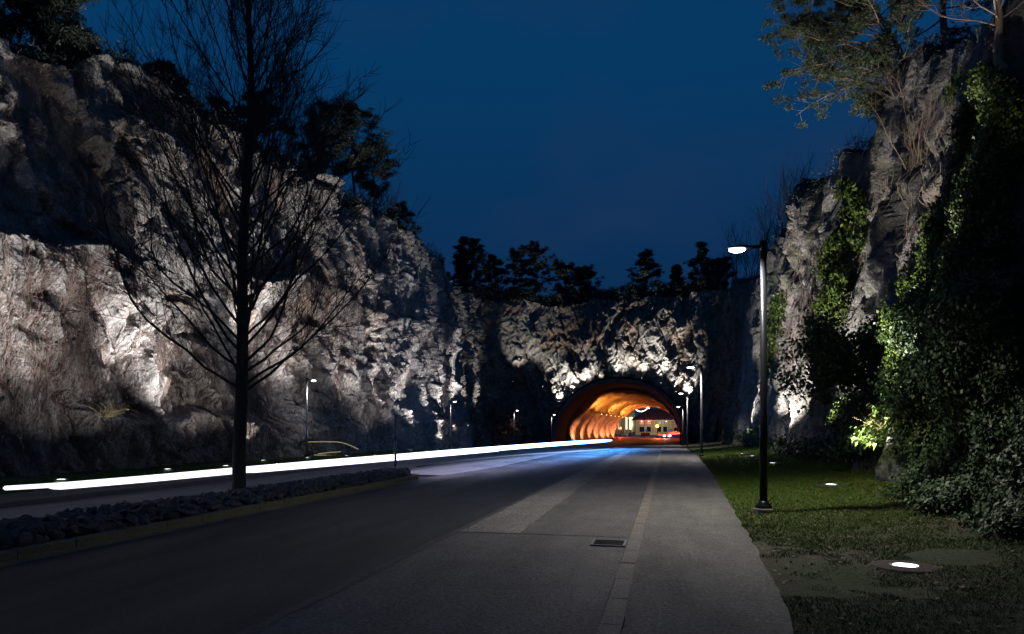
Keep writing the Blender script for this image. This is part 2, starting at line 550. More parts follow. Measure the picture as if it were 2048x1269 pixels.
strip('milled_asphalt_strip', -3.76, lambda y: float(np.interp(y, [12, 30, 60], [-2.62, -2.85, -3.2])), 12.05, 62, .012, M['asph_strip'], ny=100, nx=2, edge=.05, seed=12)
strip('seam_strip', -3.7, -.67, 12.0, 12.045, .014, simple('tar_seam', (.045, .05, .06), .5, var=.4, vscale=6), ny=8, nx=2)
strip('pavement', -.43, WALK_R, -4, 128, .05, M['asph_walk'], ny=300, nx=3, edge=.05, seed=4)
strip('tunnel_road', -22, 6, 128, 216, -.0, M['asph_far'], ny=30)
strip('cross_street', -60, 60, 216, 262, .0, M['asph_far'], ny=10)
strip('town_square', -70, 70, 262, 420, .02, simple('paving', (.12, .11, .10), .7, var=.2), ny=10)
# thin tar edge along the milled strip
strip('tar_edge', -3.86, -3.74, 2, 60, .016, simple('tar_edge', (.05, .048, .045), .7, var=.5, vscale=9), ny=200, nx=2, edge=.05, seed=21)


# kerbs: structure objects with single stones
def kerb_run(name, x0, x1, h, ys, L, mat, label_prefix=None, ystop=45, xf=None, below=.08):
    root = MB().box(x0 + .02, x1 - .02, ys, ystop, -.12, -.005).build(name, mat)
    root['kind'] = 'structure'
    me = []
    for v in range(4):
        r = random.Random(v + 5)
        mb = MB().box(0, x1 - x0, .0008, L - .0008, -below, h, bev=.010)
        mb.v = [(a + r.uniform(-.004, .004), b + r.uniform(-.001, .001), c + r.uniform(-.004, .004)) for a, b, c in mb.v]
        me.append(mb.mesh('kerb_stone', mat))
    y = ys; i = 0
    while y < ystop - L:
        o = link('kerb_stone', me[i % 4], root)
        o.location = (x0 + (xf(y) if xf else 0) + random.uniform(-.003, .003), y, gz(y) + random.uniform(-.003, .003)); y += L; i += 1
    return y


yk = kerb_run('right_kerb', -.64, -.42, .055, -3.5, 1.0, M['kerb'], ystop=64)
strip('right_kerb_far', -.63, -.43, yk, 128, .052, M['kerb'], ny=30)
yk = kerb_run('left_kerb', -15.66, -15.5, .13, 4, 1.0, M['kerb_dark'], ystop=75)
m_ = MB()
for i in range(27): m_.box(-15.66, -15.5, yk + i * 2, yk + i * 2 + 1.98, gz(yk + i * 2) - .2, gz(yk + i * 2) + .13)
m_.build('left_kerb_far', M['kerb_dark'])['kind'] = 'structure'

# ------------------------------------------------------------------ drain grate in the gutter
gp = ground(1242, 1090)
dg = empty('drain_grate', (gp.x, gp.y, .01), 0, 'square iron drain grate set in the asphalt against the kerb of the path', 'drain')
dg.location = (-.94, gp.y, .012)
fr = MB()
for a in ((-.28, -.24, -.28, .28), (.24, .28, -.28, .28), (-.24, .24, -.28, -.24), (-.24, .24, .24, .28)):
    fr.box(a[0], a[1], a[2], a[3], 0, .022)
fr.build('frame', M['grey_steel'], dg)
bm_ = MB().box(-.23, .23, -.006, .006, .002, .014).mesh('bar', simple('rusty_iron', (.045, .035, .03), .6, .4, var=.3))
for i in range(9):
    o = link('bar', bm_, dg); o.location = (0, -.2 + i * .05, 0)
MB().box(-.24, .24, -.24, .24, -.006, .001).build('sump', simple('sump_black', (.004, .004, .004), .9), dg)

# ------------------------------------------------------------------ median island with rubble stones
MX0, MX1, MY1 = -11.35, -9.12, 25.4


def med_right(y):
    return MX1 - max(0, (y - 23.6)) ** 2 * .28


isl = MB()
out = [(MX0 + .1, -4), (MX1 - .1, -4), (MX1 - .1, 23.6), (MX1 - .45, 24.6), (MX1 - 1.0, 25.1), (MX0 + .25, 25.2), (MX0 + .1, 24.6)]
isl.prism(out, 'z', -.1, .10)
island = isl.build('median_island', M['soil']); island['kind'] = 'structure'


def stone_mesh(seed, mat, flat=.6):
    r = random.Random(seed)
    import bmesh
    bm = bmesh.new()
    for i in range(13):
        v = Vector((r.gauss(0, 1), r.gauss(0, 1), r.gauss(0, 1))).normalized()
        v = Vector((v.x * r.uniform(.75, 1), v.y * r.uniform(.6, .85), v.z * flat * r.uniform(.8, 1)))
        bm.verts.new(v)
    bmesh.ops.convex_hull(bm, input=bm.verts)
    for v in [v for v in bm.verts if not v.link_faces]: bm.verts.remove(v)
    me = bpy.data.meshes.new('stone'); bm.to_mesh(me); bm.free(); me.materials.append(mat)
    return me


stones = [stone_mesh(i, M['rubble']) for i in range(14)]
placed = []
r = random.Random(3)
cand = []
for i in range(5200):
    y = r.uniform(7.0, 25.1); x = r.uniform(MX0 + .12, med_right(y) - .24)
    if x > med_right(y) - .2 or (x + 10.95) ** 2 + (y - 15.9) ** 2 < .3 ** 2: continue
    mound = .16 * math.sin(PI * (x - MX0) / (MX1 - MX0))
    cand.append((x, y, .11 + mound + r.uniform(-.05, .07), r.uniform(.09, .20)))
cand.sort(key=lambda c: -c[3] / math.hypot(c[0], c[1]) * (1 if c[1] > 8 else .3))
big = cand[:300]; rest = cand[300:3600]
for (x, y, z, s) in big:
    o = link('stone', r.choice(stones), island)
    o.location = (x, y, z + .03); o.scale = (s, s, s); o.rotation_euler = (r.uniform(-.7, .7), r.uniform(-.7, .7), r.uniform(0, 6.3))
RV, RF, n = [], [], 0
for (x, y, z, s) in rest:
    me = r.choice(stones)
    co = np.empty(len(me.vertices) * 3); me.vertices.foreach_get('co', co); co = co.reshape(-1, 3)
    R = np.array(Matrix.Rotation(r.uniform(0, 6.3), 3, 'Z') @ Matrix.Rotation(r.uniform(-.7, .7), 3, 'X'))
    RV.append(co @ R.T * s * .95 + (x, y, z)); RF.append(np.array([tuple(p.vertices) for p in me.polygons if len(p.vertices) == 3]) + n); n += len(co)
o = link('small_stones', np_mesh('small_stones', np.concatenate(RV), np.concatenate(RF), M['rubble']), island); o['kind'] = 'stuff'

kb = [MB().box(0, .22, .008, .992, -.1, .155, bev=.02).mesh('kerb_stone', M['kerb_med'])]
for side, xs in ((0, MX1 - .22), (1, MX0 - .08)):
    for i in range(-3, 24 if side == 0 else 25):
        o = link('kerb_stone', kb[0], island); o.location = (xs + random.uniform(-.008, .008), i, random.uniform(-.005, .005))
        if side: o.scale = (.8, 1, 1)
pts = [(MX1 - .11, 24.0), (MX1 - .32, 24.75), (MX1 - .85, 25.3), (MX1 - 1.6, 25.5), (MX0 + .05, 25.1)]
for a, b in zip(pts, pts[1:]):
    L = math.hypot(b[0] - a[0], b[1] - a[1])
    o = MB().box(-.11, .11, 0, L, -.1, .15, bev=.02).build('kerb_stone', M['kerb_med'], island)
    o.location = (a[0], a[1], 0); o.rotation_euler = (0, 0, math.atan2(-(b[0] - a[0]), b[1] - a[1]))
strip('gutter_strip', MX1 - .02, MX1 + .22, -4, 24, .010, M['kerb_med'], ny=120, nx=2, edge=.05, seed=33)

# marker post on the nose of the island
mp_ = empty('marker_post', (-10.25, 24.7, .1), 0, 'slim round post with blue and yellow bands on the tip of the rubble island', 'traffic post')
MB().tube([(0, 0, 0), (0, 0, 2.35)], .036, 12).build('pole', M['grey_steel'], mp_, True)
by = simple('yellow_band', (.20, .17, .05), .5); bd = simple('blue_band', (.01, .03, .14), .45)
for z0, z1, mt in ((.02, .34, by), (.35, .60, bd), (.62, 1.0, by), (1.32, 1.52, bd)):
    MB().tube([(0, 0, z0), (0, 0, z1)], .043, 12).build('band', mt, mp_, True)
MB().lathe([(.09, 0), (.09, .03), (.05, .05)], sides=14).build('base', M['grey_steel'], mp_)

# ------------------------------------------------------------------ rock cliffs
# columns along the foot of the gorge: x, y of the foot, height of the crest, setback of the crest
ROWS = [
    (-23.6, -14, 15.5, 2.6), (-24.0, 4, 16.2, 2.4), (-24.4, 15, 16.8, 2.2), (-24.6, 22, 17.5, 2.0), (-24.6, 30, 19.9, 2.0), (-24.6, 35, 20.4, 2.0),
    (-24.5, 46, 21.1, 2.1), (-24.5, 58, 22.0, 2.1), (-24.6, 70, 22.0, 2.0), (-24.6, 77, 21.4, 2.0), (-24.9, 82, 19.9, 2.0), (-27.5, 87, 20.2, 2.2), (-30.0, 94, 21.8, 2.4), (-31.5, 106, 24.5, 2.4),
    (-32.8, 118, 26.2, 2.2), (-33.2, 127, 27.2, 2.0), (-31.2, 131.5, 27.6, 2.2), (-26.0, 132.5, 27.0, 2.2), (-16, 133.2, 27.0, 2.4),
    (-4, 133.6, 27.2, 2.6), (4, 133.2, 27.6, 2.6), (8.4, 129, 27.3, 2.6), (9.2, 120, 26.2, 2.4), (8.6, 105, 23.6, 2.4), (8.0, 90, 20.4, 2.2), (7.6, 76, 18.4, 2.2),
    (7.2, 64, 17.2, 2.2), (7.0, 55, 17.6, 2.2), (7.0, 49, 18.0, 2.2), (7.0, 46.6, 16.8, 2.2), (7.0, 40, 16.2, 2.3), (6.9, 36.4, 15.8, 2.4), (6.9, 35.0, 18.6, 2.6),
    (6.8, 31, 17.6, 2.9), (6.7, 27, 15.9, 3.2), (6.6, 22, 14.6, 3.6), (6.5, 16, 13.8, 3.8), (6.3, 11, 13.4, 4.0), (6.4, 5, 13.2, 4.0), (6.4, -10, 13, 4.0)]
RW = np.array(ROWS, float)


def catmull(P, t):
    n = len(P); i = np.clip(np.floor(t).astype(int), 0, n - 2); f = (t - i)[:, None]
    p0 = P[np.clip(i - 1, 0, n - 1)]; p1 = P[i]; p2 = P[i + 1]; p3 = P[np.clip(i + 2, 0, n - 1)]
    a = .5 * ((2 * p1) + (-p0 + p2) * f + (2 * p0 - 5 * p1 + 4 * p2 - p3) * f ** 2 + (-p0 + 3 * p1 - 3 * p2 + p3) * f ** 3)
    lin = p1 * (1 - f) + p2 * f
    return .5 * a + .5 * lin


def ledge(S, Z, pts, out, up=.5, down=3.0):
    """a jutting lip of rock along a line in (arc, height): sharp on top, running out downwards"""
    res = np.zeros(S.shape)
    for (s0, z0, a0), (s1, z1, a1) in zip(pts, pts[1:]):
        lo, hi = min(s0, s1), max(s0, s1)
        f = (S - s0) / (s1 - s0 + 1e-9)
        m = (f >= 0) & (f < 1)
        zl = z0 + (z1 - z0) * f + .5 * fbm(S * .7, S * 0 + z0, 77, 3)
        am = a0 + (a1 - a0) * f
        dz = Z - zl
        prof = np.where(dz > 0, np.clip(1 - dz / up, 0, 1), np.clip(1 + dz / down, 0, 1) ** 1.3)
        res = np.where(m, np.maximum(res, prof * am), res)
    return res * out


def build_cliff(name, t0, t1, cstep, nrows, mat, disp_fn, tone_fn=None, plateau=30.0, top_mat=None, hole=None):
    tt = np.linspace(t0, t1, 4000)
    P = catmull(RW, tt)
    d = np.gradient(P[:, :2], axis=0)
    seg = np.hypot(d[:, 0], d[:, 1])
    xc = P[:, 0] * CT + P[:, 1] * ST
    D = P[:, 1] * CT - P[:, 0] * ST
    inv = 1 / np.maximum(D, 8)
    view = np.stack([P[:, 0], P[:, 1]], -1); view /= np.linalg.norm(view, axis=1)[:, None]
    cr_ = np.abs(d[:, 0] * view[:, 1] - d[:, 1] * view[:, 0]) / np.maximum(seg, 1e-9)
    w = seg * 682 * inv * (cr_ + .12)
    w = np.where(D < 8, seg * 2.0, w)
    cum = np.concatenate(([0], np.cumsum(w[1:])))
    ncol = int(cum[-1] / cstep)
    tq = np.interp(np.linspace(0, cum[-1], ncol), cum, tt)
    P = catmull(RW, tq)
    g = np.gradient(P[:, :2], axis=0); g /= np.linalg.norm(g, axis=1)[:, None]
    # smooth the normal along the path
    ks = max(3, ncol // 60)
    ker = np.ones(2 * ks + 1) / (2 * ks + 1)
    g = np.stack([np.convolve(np.pad(g[:, i], ks, 'edge'), ker, 'valid') for i in (0, 1)], -1)
    g /= np.linalg.norm(g, axis=1)[:, None]
    nrm = np.stack([g[:, 1], -g[:, 0]], -1)          # to the inside of the gorge
    arc = np.interp(tq, tt, np.concatenate(([0], np.cumsum(seg[1:]))))
    v = np.linspace(0, 1, nrows) ** 1.0
    H = P[:, 2][None] + .8 * fbm(arc * .35, arc * 0, 91, 5)[None] + 1.0 * facet(arc * .4, arc * 0 + 3.3, 55, .6, 1.0)[0][None]
    Z = -1.4 + v[:, None] * (H + 1.4)
    S = np.repeat(arc[None], nrows, 0)
    sb = P[:, 3][None] * (.12 * v[:, None] + .88 * np.clip(v[:, None], 0, 1) ** 1.25)
    dsp = disp_fn(S, Z, v[:, None] + S * 0)
    top_round = np.clip((v[:, None] - .965) / .035, 0, 1) ** 2
    X = P[:, 0][None] + nrm[:, 0][None] * (dsp - sb)
    Y = P[:, 1][None] + nrm[:, 1][None] * (dsp - sb)
    Z = Z + .25 * fbm(S * 1.2, Z * 1.2, 31, 3) * np.clip(v[:, None] * 4, 0, 1)
    # plateau behind the crest
    npl = 26
    pv = np.linspace(0, 1, npl + 1)[1:] ** 1.5
    base = np.stack([X[-1], Y[-1], Z[-1]], -1)
    pl = []
    for q in pv:
        bx = base[:, 0] - nrm[:, 0] * q * plateau; by_ = base[:, 1] - nrm[:, 1] * q * plateau
        bz = base[:, 2] * (1 - min(1, q * 4)) + P[:, 2] * min(1, q * 4) + q * plateau * .07 + .35 * fbm(arc * .5, arc * 0 + q * 9, 17, 4) * (1 - q * .5)
        pl.append(np.stack([bx, by_, bz], -1))
    G = np.concatenate([np.stack([X, Y, Z], -1), np.array(pl)], 0)
    R_ = G.shape[0]
    i = (np.arange(R_ - 1)[:, None] * ncol + np.arange(ncol - 1)[None])
    Fq = np.stack([i, i + 1, i + ncol + 1, i + ncol], -1)
    mi = np.zeros(Fq.shape[:2], int); mi[nrows - 1:] = 1
    keep = np.ones(Fq.shape[:2], bool)
    if hole is not None:
        hm = hole(G[..., 0], G[..., 1], G[..., 2])
        keep = ~(hm[:-1, :-1] | hm[1:, 1:] | hm[:-1, 1:] | hm[1:, :-1])
    Vv = G.reshape(-1, 3)
    # turn faces so that normals look into the gorge
    Fq2 = Fq[keep][:, ::-1] if FLIP else Fq[keep]
    me = np_mesh(name, Vv, Fq2, [mat, top_mat or mat], mat_idx=mi[keep])
    if tone_fn is not None:
        at = me.attributes.new('tone', 'FLOAT', 'POINT')
        tv = np.zeros(G.shape[:2]); tv[:nrows] = tone_fn(S, Z)
        at.data.foreach_set('value', tv.ravel().astype(np.float32))
    o = link(name, me); o['kind'] = 'structure'
    return dict(G=G[:nrows], S=S, Z=Z, nrm=nrm, arc=arc, P=P, obj=o, full=G)


FLIP = False


def rock_disp(S, Z, seed, a=(1.6, 1.1, .95, .72, .42), sz=(6.0, 2.7, 1.15, .55, .27), shear=.35, crag=1.0, strat=1.6, cells=.5):
    wx = S + .8 * fbm(S * .22, Z * .18, seed + 50, 3) + .5 * trin(S * .9, Z * .7, seed + 53)
    wz = Z + .8 * fbm(S * .22, Z * .18, seed + 60, 3) + .6 * trin(S * .8, Z * .6, seed + 63)
    u = wx + shear * wz
    d = .8 * fbm(S * .11, Z * .05, seed, 3)
    big = 0
    cf, ce = facet(wx / 3.0 + .10 * wz, wz / 16.0, seed + 90, .8, .9)
    d = d + .45 * cf - .30 * np.clip(1 - ce * 7, 0, 1)
    for i, (A, L) in enumerate(zip(a, sz)):
        an = (.25, -.55, .5, -.8, .9)[i]
        ca_, sa_ = math.cos(an), math.sin(an)
        st = 1 + (strat - 1) * (1, 1, .9, .7, .5)[i]
        t_ = A * (1 if i < 2 else crag) * trin((u * ca_ + wz * sa_ / st) / L, (wz * ca_ / st - u * sa_) / L, seed + 7 * i)
        if i < 4: big = big + t_
        else: d = d + t_ * .8
    stp = .46 + .25 * vn(S * .3, Z * .2, seed + 99)
    q_ = (big + .35 * u * 0 + .22 * fbm(S * .7, Z * .5, seed + 98, 2)) / stp
    fl_ = np.floor(q_); fr_ = q_ - fl_
    ter = (fl_ + np.clip((fr_ - .5) / .30 + .5, 0, 1)) * stp
    d = d + (.72 * ter + .28 * big)
    f, e = facet(u / 1.4, wz / (1.4 * strat * 1.6), seed + 31, 1.0, .8)
    d = d + cells * crag * f - .16 * crag * np.clip(1 - e * 9, 0, 1)
    f, e = facet((wx * .8 + wz * .3) / .55, (wz * .8 - wx * .3) / (.55 * strat * 1.3), seed + 37, 1.0, .8)
    d = d + cells * .35 * crag * f
    return d


# ---- left cliff : arc measured from the first row; helper from a photo point to (arc, height)
def left_sz(px, py, xs=-25.3):
    k = (px - 1024) / F
    D = xs / (k * CT - ST)
    return (D * (k * ST + CT) + 14.0, HCAM - (py - HOR) / F * D)


def L3(px, py, a, xs=-25.3):
    s, z = left_sz(px, py, xs)
    return (s, z, a)


LEFT_LEDGES = [
    ([L3(-60, 470, .8), L3(60, 500, 1), L3(180, 500, 1), L3(250, 545, .9), L3(300, 560, .3)], 1.5, .35, 4.5),
    ([L3(420, 500, .2), L3(470, 560, 1), L3(560, 560, 1), L3(620, 520, .3)], .9, .35, 3.0),
    ([L3(640, 560, .2), L3(690, 590, 1), L3(770, 640, 1.1), L3(860, 640, 1), L3(930, 690, .5)], .7, .4, 3.0),
    ([L3(60, 800, .3), L3(150, 830, 1), L3(240, 850, 1), L3(330, 830, .8), L3(430, 850, 1), L3(520, 845, .8), L3(600, 850, .7), L3(700, 850, .6)], 1.0, .5, 6.0),
    ([L3(740, 800, .4), L3(800, 830, .9), L3(860, 850, 1.0), L3(930, 850, .8)], 1.0, .4, 6.0),
    ([L3(560, 330, .2, -26), L3(640, 365, .8, -26), L3(700, 390, .4, -26)], .8, .3, 2.0),
]


def brown_strip(S, Z):
    """two sheets of smooth brown rock that slant down across the left wall"""
    t = np.zeros(S.shape)
    for pts, wdt in (([(120, 160), (190, 330), (240, 470), (300, 560), (350, 590)], 1.15), ([(390, 230), (440, 310), (470, 420)], .8), ([(590, 340), (600, 440), (620, 640)], .8), ([(740, 420), (745, 500)], 1.0)):
        q = [left_sz(px, py, -25.6) for px, py in pts]
        zz = np.array([b for a, b in q]); ss = np.array([a for a, b in q])
        o_ = np.argsort(zz)
        sc_ = np.interp(Z, zz[o_], ss[o_])
        inside = (Z > zz.min() - .5) & (Z < zz.max() + 1.5)
        dd = np.abs(S - sc_ + .5 * fbm(S * .8, Z * .8, 44, 3)) / wdt
        t = np.maximum(t, np.where(inside, np.clip(1.6 - dd * 1.2, 0, 1), 0))
    return np.clip(t, 0, 1)


def left_disp(S, Z, v):
    b = brown_strip(S, Z)
    c = 1 - .8 * b
    wob = np.clip(.45 + .75 * vn(S * .12, Z * .12, 5), 0, 1.15)
    d = rock_disp(S, Z, 100, crag=1.1) * 1.0
    smooth = rock_disp(S, Z, 100, crag=.25, a=(1.9, .6, .4, .3, .2))
    d = d * c * wob + smooth * (1 - c * wob) - .35 * b
    for pts, o_, up, dn in LEFT_LEDGES: d = d + ledge(S, Z, pts, o_, up, dn)
    # buttresses standing out of the foot
    d = d + np.where(S < 52, .3, .7) * np.clip(1 - Z / 4.0, 0, 1) * (.5 + .8 * vn(S * .25, Z * 0, 9))
    return d


M['moor'] = simple('heath_ground', (.020, .020, .014), .95, var=.5, vscale=.8, bump=1, bscale=6)
LEFT = build_cliff('rock_cliff', 0, 15.2, 1.05, 560, M['rock'], left_disp, lambda S, Z: brown_strip(S, Z), top_mat=M['moor'])


# ---- back wall with the tunnel hole
TCX = -8.9
GZP = -.9


def arch_in(x, z, a, b): return ((x - TCX) / a) ** 2 + ((z - GZP) / b) ** 2 < 1


def back_disp(S, Z, v):
    d = rock_disp(S, Z, 300, a=(1.4, 1.2, 1.1, .8, .45), sz=(6.0, 3.0, 1.5, .8, .42), shear=-.2, strat=1.7)
    return d + .8


BACK = build_cliff('rock_cliff', 14.9, 21.9, .62, 330, M['rock_back'], back_disp, lambda S, Z: np.clip((vn(S * .25, Z * .1, 3) - .72) * 5, 0, .8), top_mat=M['moor'],
                   hole=lambda x, y, z: arch_in(x, z, 12.2, 11.7) & (y > 126))


# ---- right cliff
def right_disp(S, Z, v):
    d = rock_disp(S, Z, 500, a=(2.2, 1.3, .8, .45, .22), sz=(7.5, 3.2, 1.4, .6, .28), shear=-.3, strat=2.4, crag=1.0, cells=.22)
    return d * 1.0


RIGHT = build_cliff('rock_cliff', 21.6, 39, 1.0, 460, M['rock_right'], right_disp, lambda S, Z: np.clip((vn(S * .3, Z * .2, 13) - .68) * 4, 0, .7), top_mat=M['moor'])

# ------------------------------------------------------------------ tunnel hood and lining
def arch_sheet(name, prof, mat, n=64, cx=TCX, parent=None, smooth=True, disp=None, thick=None):
    """prof: list of (y, a, b, cx) rings"""
    t = np.linspace(0, PI, n)
    V = []
    for (y, a, b, c) in prof:
        V.append(np.stack([c + a * np.cos(t), np.full(n, y), GZP - .3 + (b + .3) * np.sin(t) ** .92], -1))
    V = np.array(V)
    if disp is not None: V = disp(V, t)
    R_ = len(prof)
    i = np.arange(R_ - 1)[:, None] * n + np.arange(n - 1)[None]
    Fq = np.stack([i, i + 1, i + n + 1, i + n], -1).reshape(-1, 4)
    return link(name, np_mesh(name, V.reshape(-1, 3), Fq, mat, smooth=smooth), parent)


portal = empty('tunnel_portal', (TCX, 127.5, GZP), 0, 'wide dark concrete arch hood around the mouth of the road tunnel', 'tunnel portal')


def pc(o):
    o.parent = portal; o.matrix_parent_inverse = Matrix.Translation((-TCX, -127.5, -GZP)); return o


bpy.context.view_layer.update()
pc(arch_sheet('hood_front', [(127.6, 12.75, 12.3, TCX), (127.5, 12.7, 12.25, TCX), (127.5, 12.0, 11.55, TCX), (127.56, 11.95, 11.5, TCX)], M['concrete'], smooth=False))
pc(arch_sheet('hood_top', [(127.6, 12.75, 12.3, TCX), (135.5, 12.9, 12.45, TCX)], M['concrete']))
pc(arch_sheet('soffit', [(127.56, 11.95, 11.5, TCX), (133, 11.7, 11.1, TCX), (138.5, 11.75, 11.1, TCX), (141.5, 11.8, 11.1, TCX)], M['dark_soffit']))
pc(arch_sheet('drip_edge', [(127.35, 12.85, 12.42, TCX), (127.35, 12.62, 12.18, TCX), (127.55, 12.6, 12.16, TCX)], M['black_metal'], smooth=False))


def lining_disp(V, t):
    Y = V[..., 1]; ang = np.repeat(t[None], V.shape[0], 0)
    cx = np.interp(Y[:, 0], [140, 212], [TCX, -5.8])[:, None]
    left = np.clip((ang - PI * .45) / (PI * .25), 0, 1)     # left flank
    ph = (Y - 141.0) / 10.6 + .16 * (ang - 2.6) * 2 + .22 * fbm(Y * .10, ang * 1.2, 5, 3)
    fr_ = ph - np.floor(ph)
    rib = np.where(fr_ < .45, np.sin(np.clip(fr_ / .45, 0, 1) * PI / 2) ** 1.3, np.cos((fr_ - .45) / .55 * PI / 2) ** .8)
    amp = .7 + 1.7 * left
    rf = np.abs(np.sin((ph * 2.3 + .5 * ang) * PI)) ** .7
    d = amp * (rib - .45) + .35 * (1 - left) * rf + .65 * fbm(Y * .33, ang * 3.0, 8, 5) + .16 * fbm(Y * 1.4, ang * 12, 9, 3)
    sc = 1 - d / 11.0
    V[..., 0] = cx + (V[..., 0] - V[:, :1, 0] * 0 - TCXI(Y)) * sc + 0 * ang
    V[..., 2] = GZP - .3 + (V[..., 2] - GZP + .3) * sc
    return V


def TCXI(Y): return np.interp(Y, [140, 212], [TCX, -5.8])


ys = np.linspace(140.5, 212, 240)
lin_prof = [(float(y), float(np.interp(y, [140, 212], [12.1, 11.2])), float(np.interp(y, [140, 212], [11.3, 10.1])), float(TCXI(y))) for y in ys]


def shot():
    m, nt, b = nmat('sprayed_concrete')
    tc = N(nt, 'ShaderNodeTexCoord'); v = tc.outputs['Object']
    c = mixc(nt, mrange(nt, noise(nt, v, .7, 5, .6), .35, .65, 0, 1), (.33, .24, .18), (.46, .36, .28))
    nt.links.new(c, b.inputs['Base Color']); b.inputs['Roughness'].default_value = .75
    bp = N(nt, 'ShaderNodeBump'); bp.inputs['Strength'].default_value = .6; bp.inputs['Distance'].default_value = .15
    nt.links.new(noise(nt, v, 1.6, 6, .6), bp.inputs['Height']); nt.links.new(bp.outputs[0], b.inputs['Normal'])
    return m


lining = arch_sheet('tunnel_lining', lin_prof, shot(), n=150, disp=lining_disp); lining['kind'] = 'structure'
# rock mass over the tunnel: far face at the exit
fx = MB()
t = [PI * i / 40 for i in range(41)]
arc_in = [(-5.8 + 10.4 * math.cos(a), GZP + 9.6 * math.sin(a)) for a in t]
outl = [(40, GZP), (40, 27), (-60, 27), (-60, GZP)]
poly = arc_in + [(-60, GZP), (-60, 27), (40, 27), (40, GZP)]
fx.prism(poly, 'y', 211.5, 213)
o = fx.build('exit_wall', M['rock_back']); o['kind'] = 'structure'

# ------------------------------------------------------------------ lamps
def lamp(name, kind, loc, power, col, parent=None, **kw):
    l = bpy.data.lights.new(name, kind); l.energy = power; l.color = col
    for k, v in kw.items(): setattr(l, k, v)
    o = bpy.data.objects.new(name, l); COL.objects.link(o)
    if parent: o.parent = parent
    o.location = loc
    return o


def aim(o, target):
    d = Vector(target) - Vector(o.location)
    o.rotation_euler = d.to_track_quat('-Z', 'Y').to_euler()


WHITE = (1.0, .93, .84)
COOL = (.95, .97, 1.0)
GLOW = simple('uplight_glass', (.8, .85, .9), .3, emit=(.86, .93, 1.0), es=9)
RIM = simple('uplight_rim', (.25, .25, .26), .35, .8)


def uplight(x, y, z, target, power, spread, label, group, col=WHITE, blend=.55, r=.15, collar=True, size=.06):
    root = empty('ground_uplight', (x, y, z), 0, label, 'ground light', group)
    MB().lathe([(r + .05, -.02), (r + .05, .012), (r + .02, .022), (r, .018), (r, -.02)], sides=24, cap=False).build('rim', RIM, root, True)
    MB().lathe([(r, .012), (r * .5, .016), (0.001, .017)], sides=24, cap=False).build('glass', GLOW, root, True)
    if collar:
        MB().lathe([(r + .30, -.03), (r + .26, .006), (r + .05, .014)], sides=16, cap=False).build('concrete_collar', simple('collar_earth', (.050, .034, .026), .95, var=.4, vscale=8, bump=.8, bscale=30), root)
    s = lamp('spot', 'SPOT', (0, 0, .12), power, col, root, spot_size=math.radians(spread), spot_blend=blend, shadow_soft_size=size)
    d = Vector(target) - Vector((x, y, z + .12)); s.rotation_euler = d.to_track_quat('-Z', 'Y').to_euler()
    return root


RG = 'round ground lights along the right grass verge'
UPR = [(1811, 1130, 'nearest round ground light glowing in a bare earth ring on the right verge'),
       (1662, 969, 'second ground light on the right verge, a lit disc beyond the first lamp post'),
       (1545, 926, 'third ground light on the right verge, just right of the tall lamp post'),
       (1504, 912, 'small distant ground light on the verge, left of the tall lamp post near the rocks'),
       (1484, 907, 'smaller distant ground light between two others on the right verge'),
       (1446, 902, 'farthest ground light on the right verge, near the second lamp post')]
PW = [17000, 10000, 10000, 13000, 13000, 13000]
for i, (px, py, lb) in enumerate(UPR):
    p = ground(px, py, 0)
    zz = float(VERGE_TOP(np.array([p.x]), np.array([p.y]))[0]) + gz(p.y)
    p = ground(px, py, zz + .03)
    uplight(p.x, p.y, zz + .012, (10.0, p.y + 1.0, 15.0), PW[i], 74, lb, RG)
p = ground(1517, 943, .05)
uplight(p.x, p.y, .06 + gz(p.y), (8.5, p.y + 1, 12), 2500, 60, 'faint ground light lying closest to the path beside the tall lamp post', RG)

LG = 'ground lights at the foot of the left rock wall'
UPL = [(5.0, .8, 60, 16, 'left-hand ground light outside the near end of the rock wall'), (13, .7, 56, 15, 'ground light in the left verge before the white streak begins'),
       (19.5, .9, 58, 16, 'ground light in the left verge under the thick mat of creeper'),
       (25.6, .55, 30, 13, 'ground light of the narrow beam left of the bare tree'),
       (28.5, 1.1, 58, 17, 'ground light in the left verge hidden behind the foot of the bare tree'), (37.4, 1.1, 26, 13, 'ground light under the bright narrow beam right of the tree trunk'),
       (41.0, 1.1, 56, 18, 'ground light in the left verge before the nearest left lamp post'),
       (49.0, 1.0, 50, 18, 'ground light in the left verge beyond the nearest left lamp post'), (54.5, .7, 26, 13, 'ground light in the left verge seen left of the marker post'),
       (59.0, 1.1, 52, 18, 'ground light in the left verge seen right of the marker post'),
       (66.0, .9, 40, 17, 'ground light in the left verge before the second left lamp post'), (71.5, .7, 26, 12, 'ground light in the left verge beside the second left lamp post'),
       (77.0, .9, 34, 15, 'farthest ground light in the left verge at the end of the near rock wall')]
LUP = 17500
for i, (y, pw, sp, zt, lb) in enumerate(UPL):
    ux = -21.2 if sp < 35 else -20.4
    uplight(ux, y, .14 + gz(y), (-25.0, y + .5, zt - (6.5 if sp > 35 else 4.5)), pw * LUP * (.58 if sp > 35 else 1.15), sp + (8 if sp > 35 else 2), lb, LG, col=(1, .955, .92), collar=False, blend=.85)
for x, y, pw, lb in ((-27.6, 101, 9000, 'ground light in the dark recess left of the tunnel'), (-28.2, 114, 12000, 'ground light in the recess nearer the tunnel')):
    uplight(x, y, .14 + gz(y), (-32.5, y + 3, 17.0), pw, 50, lb, LG, collar=False, blend=.9)
